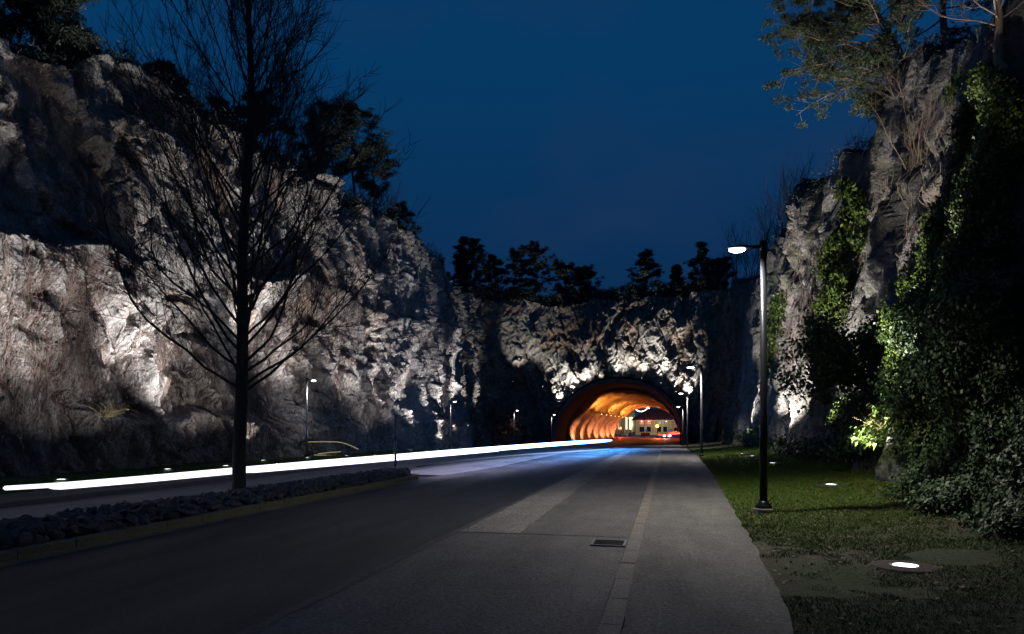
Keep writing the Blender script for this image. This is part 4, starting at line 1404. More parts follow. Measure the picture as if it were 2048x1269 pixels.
# (cliff, px, height m, back, crown0, spread, seed, label)
PINES = [
    (LEFT, 25, 5.6, 2.2, .05, .42, 21, 'dark pine spreading over the left edge of the rock top, cut by the frame'),
    (LEFT, 75, 4.6, 1.8, .05, .50, 22, 'dark pine leaning out at the top left, its boughs sinking to the rock edge'),
    (LEFT, 130, 1.7, 1.2, .05, .62, 23, 'low pine bough mass on the rock edge right of the top left pines'),
    (LEFT, 335, 2.1, 1.2, .02, .40, 24, 'small rounded dark pine on the rock edge left of the bare tree'),
    (LEFT, 372, 1.3, 1.4, .02, .5, 25, 'very low dark pine beside the small rounded one'),
    (LEFT, 500, 6.0, 3.0, .28, .32, 26, 'dark pine on the rock top straight behind the bare tree'),
    (LEFT, 440, 3.6, 3.0, .2, .36, 27, 'shorter dark pine behind the left branches of the bare tree'),
    (LEFT, 622, 6.4, 2.5, .25, .34, 28, 'pine with a bent trunk just right of the bare tree'),
    (LEFT, 660, 9.2, 3.0, .30, .27, 29, 'dense middle pine of the tall clump right of the bare tree'),
    (LEFT, 712, 10.4, 1.6, .38, .25, 30, 'tallest pine, long bare trunk, at the edge right of the bare tree'),
    (LEFT, 745, 8.6, 3.0, .36, .24, 31, 'pine at the right side of the tall clump'),
    (LEFT, 805, 5.2, 3.0, .3, .34, 32, 'flat topped small pine half way down the left skyline'),
    (LEFT, 838, 4.6, 4.0, .1, .40, 33, 'bushy low pine right of the flat topped one'),
    (LEFT, 872, 4.6, 3.0, .05, .42, 34, 'round low pine where the left skyline drops to the back wall'),
]
BP = [
    (880, 8.6, 3.0, .05, .22, 35, 'narrow pointed pine first in the row above the back wall'),
    (905, 12.5, 3.0, .15, .17, 36, 'slim upright pine second in the row above the back wall'),
    (945, 12.5, 3.0, .20, .22, 37, 'tall pine with a tilted tip in the row above the back wall'),
    (985, 9.5, 5.0, .15, .28, 38, 'broad pine between the tilted one and the round topped ones'),
    (1030, 10.5, 4.0, .15, .28, 39, 'pine merging with the left side of the highest round topped one'),
    (1068, 12.0, 3.0, .22, .29, 40, 'round topped pine, highest above the left end of the tunnel hood'),
    (1128, 8.4, 3.0, .12, .32, 41, 'low round pine above the left shoulder of the hood'),
    (1162, 7.8, 4.0, .10, .34, 42, 'loose round pine, last before the gap in the skyline'),
    (1288, 10.2, 3.0, .08, .33, 43, 'broad lone pine standing right of the gap over the tunnel'),
    (1355, 6.8, 2.5, .15, .20, 44, 'thin small pine between the two broad ones over the tunnel'),
    (1402, 10.4, 3.0, .10, .27, 45, 'broad pine above the right shoulder of the hood'),
    (1435, 6.2, 3.0, .10, .32, 46, 'small pine sinking behind the right rock, farthest right over the tunnel'),
]
for Cl, px, H, back, c0, sp, sd, lb in PINES:
    p = on_crest(Cl, px, back)
    big = H > 7
    pine('pine_tree', p, H, lb, sd, c0, sp, limbs=38 if big else 28, tufts=9, blades=28, blade=.24, bw=.06, rad=.16, group=GT, bias=None)
for px, H, back, c0, sp, sd, lb in BP:
    p = on_crest(BACK, px, back)
    pine('pine_tree', p, H, lb, sd, c0, sp, limbs=42, tufts=8, blades=22, blade=.38, bw=.12, rad=.22, group=GT, shape='cone' if sd in (35, 36, 37, 43, 45, 44) else 'round')

# lit pine leaning out over the road at the upper right
p = on_crest(RIGHT, 1815, .6)
pine('pine_tree', (p[0], p[1], p[2] - 2.4), 8.5, 'large pine leaning out from the right rock, its lower boughs lit from below', 51, .02, .36, limbs=70, tufts=12, blades=80, blade=.15, bw=.034, rad=.13, lean=(-.28, 0), mat='needles', bark='pine_bark', r0=.17, bias=PI * .92, limb_mat='pale_wood')
p = on_crest(RIGHT, 1900, 1.0)
pine('pine_tree', (p[0], p[1], p[2] - .3), 8, 'dark open pine higher on the right rock, cut by the top of the frame', 52, .12, .46, limbs=34, tufts=8, blades=30, blade=.15, bw=.03, rad=.12, lean=(-.1, 0), mat='needles_dark', bark='pine_bark', r0=.16)

def undergrowth(Cl, px0, px1, n, h, seed, label, size=.35):
    rng = np.random.default_rng(seed)
    P = []
    for px in np.linspace(px0, px1, n):
        q = on_crest(Cl, px + rng.normal(0, 4), rng.uniform(.3, 5)); hh = h * (.3 + 1.2 * vn(np.array([px * .05]), np.array([0.]), seed)[0])
        for k in range(5): P.append((q[0] + rng.normal(0, .5), q[1] + rng.normal(0, .5), q[2] + rng.uniform(0, hh)))
    V, Ft = tuft_tris(np.array(P), 16, .35, size, size * .3, rng, .7)
    return tag(link('undergrowth', np_mesh('undergrowth', V, Ft, M['needles_dark'])), label, 'undergrowth', None, 'stuff')


undergrowth(BACK, 900, 1440, 520, 2.6, 1, 'dark scrub under the row of pines on top of the back wall', .5)
undergrowth(LEFT, 0, 420, 300, .7, 2, 'dark heather and scrub along the upper left rock edge', .22)
undergrowth(LEFT, 420, 1000, 420, 1.2, 3, 'dark scrub along the rock edge right of the bare tree', .3)
undergrowth(RIGHT, 1460, 1900, 300, .5, 4, 'dark scrub along the skyline of the right rock', .2)

# bare saplings on the crests
BT = [(LEFT, 255, 2.0, 'small bare shrub standing alone on the upper left skyline', 61),
      (LEFT, 640, 2.2, 'reddish bare shrub on the rock edge by the jutting slab', 62),
      (LEFT, 770, 4.5, 'bare sapling right of the tall pine clump', 63),
      (RIGHT, 1470, 9.5, 'bare birch behind the lamp head, left of the right rock', 64),
      (BACK, 1452, 8.5, 'thin bare birch among the small pines at the right end of the back wall', 65),
      (RIGHT, 1515, 9.0, 'bare birch close to the street lamp head against the sky', 66),
      (RIGHT, 1556, 8.0, 'twiggy bare tree on the far end of the right rock', 67),
      (RIGHT, 1585, 7.0, 'dense bare tree filling the notch right of the lamp head', 68),
      (RIGHT, 1604, 4.5, 'low bare tree leaning over the notch of the right rock', 69)]
for Cl, px, H, lb, sd in BT:
    p = on_crest(Cl, px, 1.2)
    bush('bare_sapling', p, H, lb, sd, stems=16, spread=.34, r=.05, sub=10, cat='small tree', group='bare saplings on the rock tops')
for px, H, sd, lb in ((1690, 2.2, 71, 'black twiggy shrub on the shoulder of the right rock'), (1655, 1.6, 72, 'fine reddish shrub at the left edge of the right shoulder'), (1720, 1.6, 73, 'dark shrub against the tall step of the right rock')):
    p = on_crest(RIGHT, px, .8)
    bush('bare_shrub', p, H, lb, sd, stems=16, spread=.8, r=.012, sub=7, cat='shrub', group='shrubs on the right shoulder')


# ---- points on the rock faces that show at a place of the photograph
def face_pts(Cl):
    G = Cl['G']; X, Y, D = proj(G)
    return X, Y, D


class Face:
    def __init__(s, Cl):
        s.Cl = Cl; s.G = Cl['G']; s.X, s.Y, s.D = proj(s.G)
        gu = np.gradient(s.G, axis=1); gv = np.gradient(s.G, axis=0)
        n = np.cross(gv, gu); n /= np.linalg.norm(n, axis=-1)[..., None] + 1e-9
        s.N = n

    def near(s, px, py, front=True):
        d = (s.X - px) ** 2 + (s.Y - py) ** 2
        d = np.where(s.D < 5, 1e12, d)
        m = d.min(); cand = np.argwhere(d < m + 60)
        i, j = min(cand, key=lambda c: s.D[c[0], c[1]])
        return i, j


FL, FB, FR = Face(LEFT), Face(BACK), Face(RIGHT)
# make sure face normals look to the road
for f in (FL, FB, FR):
    c = np.array([-8.0, 0, 8])
    mid = f.G[f.G.shape[0] // 2, f.G.shape[1] // 2]
    nm = f.N.mean((0, 1))
    tgt = np.array([-8.0 - mid[0], 0 if f is not FB else -50.0, 0])
    if (nm * tgt).sum() < 0: f.N = -f.N


def vines(face, ells, count, label, name='creeper', mat='vine', r=.014, length=(1.0, 3.5), seed=0, leaves=0, group=None, down=1.0):
    """dry stems that hang on the rock inside soft ellipses (cx, cy, rx, ry) of the view"""
    rng = np.random.default_rng(seed)
    w = np.zeros(face.X.shape)
    for cx, cy, rx, ry in ells:
        q = ((face.X - cx) / rx) ** 2 + ((face.Y - cy) / ry) ** 2
        w = np.maximum(w, np.clip(1.25 - q, 0, 1))
    w = np.where(face.D < 6, 0, w)
    w = w * np.clip(.2 + 1.5 * vn(face.Cl['S'] * .35, face.Cl['Z'] * .25, seed + 3), 0, 1) ** 2
    area = np.linalg.norm(np.gradient(face.G, axis=1), axis=-1)
    pr = (w * area).ravel(); pr /= pr.sum()
    idx = rng.choice(len(pr), count, p=pr)
    nr, nc = face.X.shape
    paths = []; leafc = []
    dz = float(np.median(np.diff(face.Cl['Z'][:, nc // 2])))
    for k in idx:
        i, j = divmod(int(k), nc)
        dxm = max(.03, float(area[i, j]))
        L = rng.uniform(*length); n = int(6 + L * 3); step = L / n
        fi, fj = float(i), float(j); pts = []; off = rng.uniform(.03, .22)
        vj = rng.normal(0, .10); cu = rng.normal(0, .10)
        ups = -1 if rng.random() < down else 1
        for q in range(n + 1):
            ii = int(np.clip(fi, 0, nr - 1)); jj = int(np.clip(fj, 0, nc - 1))
            P = face.G[ii, jj] + face.N[ii, jj] * (off + .05 * rng.normal()) * np.array([1, 1, .4])
            pts.append(P)
            fi += ups * step / dz * rng.uniform(.5, 1.2); fj += float(np.clip((vj + rng.normal(0, .16)) * step / max(dxm, .06), -6, 6)); vj += cu * .1
            if fi < 2 or fi > nr - 2: break
        if len(pts) < 4: continue
        P = np.array(pts)
        P[1:-1] = (P[:-2] + P[1:-1] * 1.2 + P[2:]) / 3.2
        paths.append((P, r * rng.uniform(.6, 1.5) * np.linspace(1, .5, len(P))))
        if leaves: leafc += [P[t] for t in rng.integers(0, len(P), leaves)]
    V, Fq = tube_np(paths, 3)
    o = link(name, np_mesh(name, V, Fq, M[mat])); tag(o, label, 'climbing plant', group, 'stuff')
    if leaves:
        C = np.array(leafc) + rng.normal(0, .06, (len(leafc), 3))
        V, Fq = leaf_quads(C, .085, rng)
        q = link('leaves', np_mesh('leaves', V, Fq, M['red_leaf']), o); q['kind'] = 'stuff'
    return o


CG = 'dry creepers on the left rock wall'
vines(FL, [(60, 560, 110, 110), (150, 560, 120, 120), (210, 640, 90, 120), (200, 760, 80, 90), (60, 700, 90, 120)], 1300, 'thick mat of dry reddish creeper covering the bulge at the left', seed=1, group=CG, leaves=1, r=.009)
vines(FL, [(520, 700, 45, 130), (490, 820, 40, 60)], 420, 'pale pink creeper in the bright beam right behind the bare tree trunk', seed=2, group=CG, leaves=1)
vines(FL, [(700, 620, 80, 120), (660, 700, 60, 120), (720, 760, 60, 90)], 900, 'reddish creeper hanging in curtains right of the nearest left lamp post', seed=3, group=CG, leaves=2, r=.012)
vines(FL, [(790, 700, 80, 90), (860, 700, 60, 90)], 750, 'fine brown creeper on the rock above the dark hollow', seed=4, group=CG, leaves=1, r=.018)
vines(FL, [(620, 560, 60, 110), (580, 640, 60, 80)], 600, 'brown creeper behind the right branches of the bare tree', seed=5, group=CG, leaves=1)
vines(FL, [(350, 680, 120, 80), (390, 760, 80, 60)], 500, 'thin dark creeper stems left of the bare tree trunk', seed=6, group=CG)
vines(FL, [(330, 260, 260, 130), (100, 200, 150, 90)], 500, 'sparse pale roots and stems scattered over the upper left rock', mat='vine_pale', seed=7, group=CG, r=.014, length=(.6, 1.8))
vines(FL, [(750, 900, 22, 30), (760, 860, 40, 40), (860, 830, 50, 40), (880, 870, 50, 40), (935, 850, 24, 40)], 700, 'reddish creeper and roots on the lit lower rocks by the second left lamp', seed=8, group=CG, leaves=1, r=.02, length=(.6, 2))
vines(FR, [(1640, 570, 60, 100), (1590, 640, 40, 80)], 300, 'pinkish bare stems on the far part of the right rock', seed=9, r=.02)
vines(FR, [(1880, 400, 60, 180), (1800, 330, 90, 80)], 220, 'tangle of bare stems running down the gully of the right rock', seed=10, mat='vine_pale', r=.012)


# ---- ivy : leaves in clumps that stand off the rock
def ivy(face, ells, count, label, size, seed, mat='ivy', depth=.45, name='ivy', clump=.55):
    rng = np.random.default_rng(seed)
    w = np.zeros(face.X.shape)
    S, Z = face.Cl['S'], face.Cl['Z']
    for cx, cy, rx, ry in ells:
        q = ((face.X - cx) / rx) ** 2 + ((face.Y - cy) / ry) ** 2
        q = q + 1.1 * fbm(S * .6, Z * .6, seed + 1, 4)
        w = np.maximum(w, (q < 1).astype(float))
    w = np.where(face.D < 9.6, 0, w)
    area = np.linalg.norm(np.gradient(face.G, axis=1), axis=-1) * np.linalg.norm(np.gradient(face.G, axis=0), axis=-1)
    pr = (w * area / np.maximum(face.D, 6) ** 1.0).ravel(); pr /= pr.sum()
    idx = rng.choice(len(pr), count, p=pr)
    P = face.G.reshape(-1, 3)[idx]; n = face.N.reshape(-1, 3)[idx].copy()
    s = S.ravel()[idx]; z = Z.ravel()[idx]
    bulge = depth * (.25 + 1.5 * vn(s / clump / 2, z / clump / 2, seed + 5) ** 1.5 + .6 * vn(s / clump * 1.6, z / clump * 1.6, seed + 6))
    base_n = np.zeros_like(n); j = idx % face.X.shape[1]
    base_n[:, :2] = face.Cl['nrm'][j]
    dirn = base_n * .8 + n * .2; dirn[:, 2] += .15
    C = P + dirn * (bulge * rng.uniform(.45, 1.05, count))[:, None] + rng.normal(0, .05, (count, 3))
    # leaf normals follow the clumps
    e = .12
    b2 = depth * (.25 + 1.5 * vn(s / clump / 2, (z + e) / clump / 2, seed + 5) ** 1.5 + .6 * vn(s / clump * 1.6, (z + e) / clump * 1.6, seed + 6))
    nn = dirn.copy(); nn[:, 2] -= np.clip((b2 - bulge) / e, -1.2, 1.2)
    V, Fq = leaf_quads(C, size, rng, nn, .55)
    o = link(name, np_mesh(name, V, Fq, M[mat]))
    return tag(o, label, 'ivy', None, 'stuff')


ivy(FR, [(2010, 420, 70, 280), (1960, 560, 70, 160), (1920, 680, 80, 120), (1890, 780, 80, 110), (2050, 250, 60, 130)], 150000, 'glossy green ivy climbing the near right rock, bright along its left edge', .085, 1, depth=.75, clump=.8)
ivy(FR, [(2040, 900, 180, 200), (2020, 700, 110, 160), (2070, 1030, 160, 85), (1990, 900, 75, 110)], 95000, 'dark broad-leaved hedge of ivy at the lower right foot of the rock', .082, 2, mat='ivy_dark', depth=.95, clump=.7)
ivy(FR, [(1695, 560, 26, 90), (1725, 410, 22, 30), (1715, 470, 26, 50)], 14000, 'dark ivy column filling the cleft of the right rock', .16, 3, depth=.6, mat='ivy')
ivy(FR, [(1800, 860, 70, 45), (1850, 850, 55, 60), (1740, 850, 50, 50)], 16000, 'low green ivy over the boulder at the foot of the right rock', .12, 4, depth=.6)
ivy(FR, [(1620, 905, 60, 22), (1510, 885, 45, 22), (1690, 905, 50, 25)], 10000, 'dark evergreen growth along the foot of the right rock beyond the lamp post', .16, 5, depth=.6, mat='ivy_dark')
ivy(FR, [(1562, 640, 14, 60), (1545, 700, 14, 50), (1700, 380, 25, 20)], 5000, 'thin ivy strands on the far right rock above the dark growth', .2, 6, depth=.4)


def at_face(face, px, py, out=.2):
    i, j = face.near(px, py)
    return face.G[i, j] + face.N[i, j] * out


p = at_face(FR, 1735, 790, .4)
bush('lit_bush', tuple(p - np.array([.3, 0, .5])), 3.4, 'bright green leafy bush lit from below on the foot of the right rock', 81, stems=30, spread=.85, r=.014, sub=9, lean=(-.35, 0, 0), leaves=7, leafsize=.13, mat='vine_pale')
p = at_face(FR, 1830, 330, .2)
bush('bare_shrub', tuple(p), 2.7, 'tall bare reddish shrub lit in the gully of the right rock', 82, stems=13, spread=.75, r=.018, sub=6, mat='pale_wood', lean=(-.4, 0, 0), cat='shrub')
p = at_face(FR, 1800, 200, .2)
bush('bare_shrub', tuple(p), 2.0, 'brownish tangled shrub under the leaning pine', 83, stems=22, spread=1.2, r=.010, sub=8, mat='vine_pale', lean=(-.2, 0, 0), cat='shrub')
p = at_face(FR, 1900, 260, .2)
bush('bare_shrub', tuple(p), 1.6, 'arching bare shrub on the pale sloping slab', 84, stems=16, spread=1.2, r=.009, sub=7, mat='vine_pale', cat='shrub')
p = at_face(FR, 2020, 130, .3)
bare_tree('bare_tree', tuple(p - np.array([0, 0, .5])), 5.5, 'bare tree with a pale trunk at the upper right corner above the ivy', 85, first=.25, nb=34, twigs=7, trunk_r=.10, spread=1.6, mat=M['pale_wood'])
p = at_face(FR, 1790, 840, .4)
bush('fern_clump', tuple(p), .9, 'pale arching fronds over the boulder at the foot of the right rock', 86, stems=16, spread=1.4, r=.010, sub=3, mat='dry_grass', lean=(-.2, 0, 0), cat='fern')
p = at_face(FR, 1445, 800, .6)
bush('bare_shrub', tuple(p), 3.6, 'branching bare shrub left of the far right rock, lit brown', 87, stems=12, spread=.9, r=.03, sub=6, mat='vine_pale', lean=(-.5, 0, 0), cat='shrub')
p = at_face(FR, 1470, 720, .4)
bush('bare_shrub', tuple(p), 4.2, 'reddish bare shrub leaning out beside the tunnel hood', 88, stems=14, spread=.9, r=.028, sub=7, mat='vine', lean=(-.5, 0, 0), cat='shrub')
p = at_d(1013, 98); 
bush('red_shrub', (p.x - .5, p.y, gz(p.y)), 5.0, 'reddish leafy shrub at the dark foot of the left rock by the third lamp', 89, stems=20, spread=.7, r=.03, sub=7, mat='vine', leaves=3, leafmat='red_leaf', leafsize=.26)
i_, j_ = FL.near(205, 835)
p = FL.G[i_, j_] + FL.N[i_, j_] * .3
gp_ = []
rng_ = np.random.default_rng(5)
for q in range(46):
    gp_.append(grow((rng_.normal(0, .12), rng_.normal(0, .2), 0), (rng_.normal(.2, .5), rng_.normal(0, .6), 1), rng_.uniform(.5, 1.2), .012, rng_, 6, up=-.9, wander=.06, r1=.2))
V, Fq = tube_np(gp_, 3)
o = link('grass_tussock', np_mesh('grass_tussock', V, Fq, M['dry_grass'])); o.location = p
tag(o, 'pale dry grass tussock on the ledge of the left rock above the white streak', 'grass')

# ---- boulder under the lit bush, jutting slab on the left crest
def boulder(name, loc, s, seed, mat, label, sub=3):
    import bmesh
    r = random.Random(seed); bm = bmesh.new()
    bmesh.ops.create_icosphere(bm, subdivisions=4, radius=1)
    V = np.array([v.co[:] for v in bm.verts])
    dirs = np.random.default_rng(seed).normal(0, 1, (18, 3)); dirs /= np.linalg.norm(dirs, axis=1)[:, None]
    lim = np.random.default_rng(seed + 1).uniform(.55, .9, 18)
    for d_, l_ in zip(dirs, lim):
        h = V @ d_; m_ = h > l_; V[m_] -= np.outer(h[m_] - l_, d_)
    V = V + .03 * np.random.default_rng(seed).normal(0, 1, V.shape) * .4
    for v, c in zip(bm.verts, V): v.co = c
    me = bpy.data.meshes.new(name); bm.to_mesh(me); bm.free(); me.materials.append(mat)
    o = link(name, me); o.location = loc; o.scale = s
    return tag(o, label, 'boulder')


yw = simple('faint_yellow_streak', (.3, .27, .12), .5, emit=(.62, .52, .26), es=.55)
for pts, lb in (([(612, 884.5), (650, 884), (676, 884.5), (690, 887.5), (704, 893), (717, 899)], 'thin pale yellow bent streak of a cycle lamp above the white streak'),
                ([(636, 908), (660, 905.5), (682, 904)], 'short pale yellow streak under the bent one'), ([(628, 910.5), (670, 911), (700, 912)], 'flat pale yellow streak nearest the white streak')):
    P = np.array([tuple(at_d(a_, 47.0, HCAM - (b_ - HOR) / F * 47.0)) for a_, b_ in pts]); P = catmull(P, np.linspace(0, len(P) - 1, 20))
    V, Fq = tube_np([(P, np.full(len(P), .022))], 5)
    tag(link('cycle_lamp_streak', np_mesh('cycle_lamp_streak', V, Fq, yw)), lb, 'light streak', 'cycle lamp streaks')

p = ground(1768, 962)
boulder('boulder', (p.x + 1.15, p.y + .9, .7), (1.0, 1.2, 1.25), 5, M['rock_right'], 'tall pale boulder standing in the grass edge under the fronds, foot of the right rock')
p = ground(1990, 1010)
boulder('boulder', (p.x + .2, p.y + .3, .55), (.7, .8, .8), 8, M['rock_right'], 'dark boulder half sunk in the ivy hedge at the lower right')
p = on_crest(LEFT, 655, -.2, .1)
boulder('boulder', p, (1.4, 2.0, .5), 9, M['rock'], 'flat slab jutting from the left skyline below the pine clump')

# ------------------------------------------------------------------ grass on the right verge and left strip
def grass(name, n, region, size, seed, label, thr=.0, zf=None, mat='grass'):
    rng = np.random.default_rng(seed)
    x0, x1, y0, y1 = region
    u = rng.random(n); y = y0 * (y1 / y0) ** u
    wr = np.array([WALK_R(t) for t in np.linspace(y0, y1, 200)]); wl_ = np.interp(y, np.linspace(y0, y1, 200), wr)
    x = (wl_ - .02) + (x1 - wl_) * rng.random(n) if x0 is None else x0 + (x1 - x0) * rng.random(n)
    dens = fbm(x * .55, y * .55, 71, 5) + .5 * fbm(x * 3, y * 3, 72, 3) + .35 * np.clip((y - 11) / 8, -.1, 1.6) + .27 - .25 * np.clip(1 - np.abs(x - wl_) / .5, 0, 1)
    hole_ = np.hypot(x - 3.85, (y - 10.6)) < .55
    k = (dens > rng.random(n) * .35 - .06) & ~hole_
    x, y = x[k], y[k]; n = len(x)
    z = (VERGE_TOP(x, y) + gza(y) + .01) if zf is None else zf(x, y)
    h = size * rng.uniform(.4, 1.3, n) * np.clip(y / 12, .8, 2.6) ** .6
    az = rng.uniform(0, 2 * PI, n); wd = .0045 * np.clip(y / 9, .9, 5)
    lean = rng.normal(0, .6, (n, 2)) * h[:, None]
    A = np.stack([x - np.cos(az) * wd, y - np.sin(az) * wd, z], -1); B = np.stack([x + np.cos(az) * wd, y + np.sin(az) * wd, z], -1)
    T = np.stack([x + lean[:, 0], y + lean[:, 1], z + h], -1)
    V = np.stack([A, B, T], 1).reshape(-1, 3)
    o = link(name, np_mesh(name, V, np.arange(n * 3).reshape(-1, 3), M[mat]))
    return tag(o, label, 'grass', None, 'stuff')


grass('verge_grass', 430000, (None, 7.5, 3.6, 70), .035, 1, 'patchy short green grass on the right verge between path and rock')
grass('left_verge_grass', 60000, (-22.5, -17.5, 14, 60), .05, 2, 'short grass strip under the left rock wall', zf=lambda x, y: .06 + .05 * fbm(x, y, 5, 3) + gza(y))


def litter(n, region, seed, label, size=.05):
    rng = np.random.default_rng(seed); x0, x1, y0, y1 = region
    y = y0 * (y1 / y0) ** rng.random(n); x = x0 + (x1 - x0) * rng.random(n)
    z = VERGE_TOP(x, y) + gza(y) + .03
    V, Fq = leaf_quads(np.stack([x, y, z], -1), size, rng, np.tile([0, 0, 1.0], (n, 1)), .35)
    o = link('fallen_leaves', np_mesh('fallen_leaves', V, Fq, M['dead_leaf'])); return tag(o, label, 'leaves', None, 'stuff')


litter(1500, (1.3, 6.4, 4, 26), 3, 'scattered brown fallen leaves on the right verge')
litter(2600, (5.0, 7.0, 8, 32), 4, 'band of brown fallen leaves along the foot of the right rock', .06)

# ------------------------------------------------------------------ the town beyond the tunnel
def Q(px, D, py=None, z=None):
    p = at_d(px, D, 0); p.z = HCAM - (py - HOR) / F * D if py is not None else (z if z is not None else gz(p.y)); return p


cream = simple('cream_render', (.55, .42, .17), .8, var=.1, vscale=.5)
cream_w = simple('white_paint', (.75, .74, .72), .6)
roofred = simple('dark_red_roof', (.13, .030, .028), .7, var=.3, vscale=1.5)
redlit = simple('red_lit_pane', (.2, .02, .02), .4, emit=(1.0, .05, .02), es=2.2)
warmlit = simple('warm_lit_pane', (.3, .25, .15), .4, emit=(1.0, .72, .38), es=1.5)
lilac = simple('dim_pane', (.05, .045, .07), .2, emit=(.55, .45, .75), es=.25)
darkp = simple('dark_pane', (.02, .02, .035), .15)
star = simple('paper_star', (.9, .7, .4), .5, emit=(1, .72, .35), es=7)


def gable_house():
    D = 292.0
    a = Q(1272, D); b = Q(1361, D)
    ax = np.array([b.x - a.x, b.y - a.y]); L = np.linalg.norm(ax)
    zg = -.6
    root = empty('yellow_house', (a.x, a.y, zg), math.atan2(ax[1], ax[0]), 'two-storey cream yellow house with dark red roof seen through the tunnel mouth', 'house')
    he = 6.3; dp = 11
    MB().box(0, L, 0, dp, 0, he).build('wall', cream, root)
    # hipped roof
    mb = MB()
    mb.add([(-.5, -.5, he - .05), (L + .5, -.5, he - .05), (L + .5, dp + .5, he - .05), (-.5, dp + .5, he - .05), (5.4, dp / 2, he + 4.9), (L - 1.5, dp / 2, he + 4.9)],
           [(0, 1, 5, 4), (1, 2, 5), (2, 3, 4, 5), (3, 0, 4), (3, 2, 1, 0)])
    rf = mb.build('roof', roofred, root)
    MB().box(L * .55, L * .55 + 1.0, dp / 2 - .5, dp / 2 + .5, he + 4, he + 6.2).build('chimney', simple('brick', (.15, .06, .05), .8), rf)
    s = F / D
    def X(px): return (px - 1272) / s
    def Zp(py): return HCAM - (py - HOR) / F * D - zg
    MB().box(0 - .12, L + .1, -.06, -.002, he - .35, he - .05).build('cornice', cream_w, root)
    for px in (1272.5, 1288.5, 1309, 1325.5, 1341.5):
        MB().box(X(px) - .12, X(px) + .12, -.05, -.003, .6, he - .36).build('pilaster', cream_w, root)
    for px, mt in ((1283.3, redlit), (1297.5, redlit), (1318, lilac), (1331, lilac), (1352.5, lilac)):
        f = empty('window', (X(px), 0, Zp(844.5)), 0); f.parent = root
        fr = MB()
        for bx in ((-.82, -.66, -.95, .95), (.66, .82, -.95, .95), (-.66, .66, .8, .95), (-.66, .66, -.95, -.8), (-.05, .05, -.8, .8)):
            fr.box(bx[0], bx[1], -.09, -.008, bx[2], bx[3])
        fr.build('frame', cream_w, f)
        MB().box(-.66, .66, -.03, -.006, -.8, .8).build('pane', mt, f)
        if mt is redlit or px == 1331:
            MB().tube([(.0 if mt is redlit else .3, -.14, .2), (.0 if mt is redlit else .3, -.10, .2)], .2, 5).build('window_star', star, f)
    for px, w in ((1284, 1.2), (1297.5, 1.0), (1318, 1.0), (1330, 1.0), (1352, 1.0)):
        f = empty('window', (X(px), 0, Zp(858)), 0); f.parent = root
        fr = MB()
        for bx in ((-w - .1, -w + .06, -1.3, 1.1), (w - .06, w + .1, -1.3, 1.1), (-w + .06, w - .06, .95, 1.1)): fr.box(bx[0], bx[1], -.08, -.008, bx[2], bx[3])
        fr.build('frame', cream_w, f)
        MB().box(-w + .06, w - .06, -.03, -.006, -1.3, .95).build('pane', darkp, f)
    MB().box(0, L, -.08, -.004, 0, .55).build('plinth', cream_w, root)
    # unseen fill points added in front of the facade to light it
    for i, xx in enumerate((4, 12)):
        s_ = lamp('facade_fill', 'POINT', (xx, -6, 5.0), 520, (1, .86, .6), root, shadow_soft_size=.3)
    return root


gable_house()


def modern_block():
    D = 310.0
    a = Q(1226, D); zg = -.6
    root = empty('modern_building', (a.x, a.y, zg), TH, 'modern pale concrete block with tall glazed ground floor left of the yellow house', 'building')
    s = F / D
    conc = simple('pale_concrete', (.34, .31, .25), .8, var=.15, vscale=.4)
    W = (1270 - 1226) / s
    MB().box(-8, W, 0, 14, 8.0, 12.2).build('upper_wall', conc, root)
    MB().box(-8, W * .8, 1.5, 14, 12.2, 19).build('tower', simple('brown_concrete', (.20, .17, .12), .8, var=.2, vscale=.4), root)
    MB().box(-8, W, 5, 14, 0, 8.0).build('ground_floor_wall', simple('back_wall', (.22, .20, .16), .8), root)
    for px in (1226, 1233, 1239.5, 1248.5, 1256, 1266.5):
        x = (px - 1226) / s
        MB().box(x, x + .7, .3, 1.0, 0, 8.0).build('pillar', conc, root)
    for x0, x1, mt, e in ((1228, 1233, 'pane', .5), (1235, 1239, 'pane', .5), (1250, 1255.5, 'pane', 1.6), (1258, 1266, 'pane', 2.0)):
        m_ = simple('lit_glazing', (.5, .45, .3), .3, emit=(1.0, .86, .55), es=e)
        MB().box((x0 - 1226) / s, (x1 - 1226) / s, 1.2, 1.35, 2.2, 7.8).build('pane', m_, root)
    for i in range(7):
        MB().box(6.5 + i * .95, 6.9 + i * .95, 1.35, 1.49, 13.0, 19).build('fin', simple('gold_fin', (.6, .4, .1), .5, emit=(1.0, .6, .15), es=.35), root)
    MB().box(8.6, 13.5, -.4, 1.4, 14.6, 15.6).build('lit_band', simple('cool_band', (.6, .8, .75), .4, emit=(.6, 1.0, .85), es=1.1), root)
    lamp('facade_fill', 'POINT', (6, -7, 4.5), 900, (1, .85, .55), root, shadow_soft_size=.3)  # fill point without a fixture, lights the front of the block
    return root


modern_block()

# garlands of lights over the street
bulb = simple('garland_bulbs', (.9, .8, .5), .4, emit=(1.0, .82, .45), es=7)
for pts, lb in (([(1270, 818), (1276, 822.5), (1284, 823.5), (1292, 820), (1297, 813)], 'low hanging festoon of warm bulbs above the roof corner of the yellow house'),
                ([(1290, 812.5), (1294, 816.5), (1299, 817)], 'short festoon of warm bulbs higher over the red roof')):
    P = np.array([tuple(Q(a, 270, b)) for a, b in pts]); P = catmull(P, np.linspace(0, len(P) - 1, 24))
    V, Fq = tube_np([(P, np.full(len(P), .13))], 6)
    tag(link('light_garland', np_mesh('light_garland', V, Fq, bulb)), lb, 'string lights', 'festoons over the street')

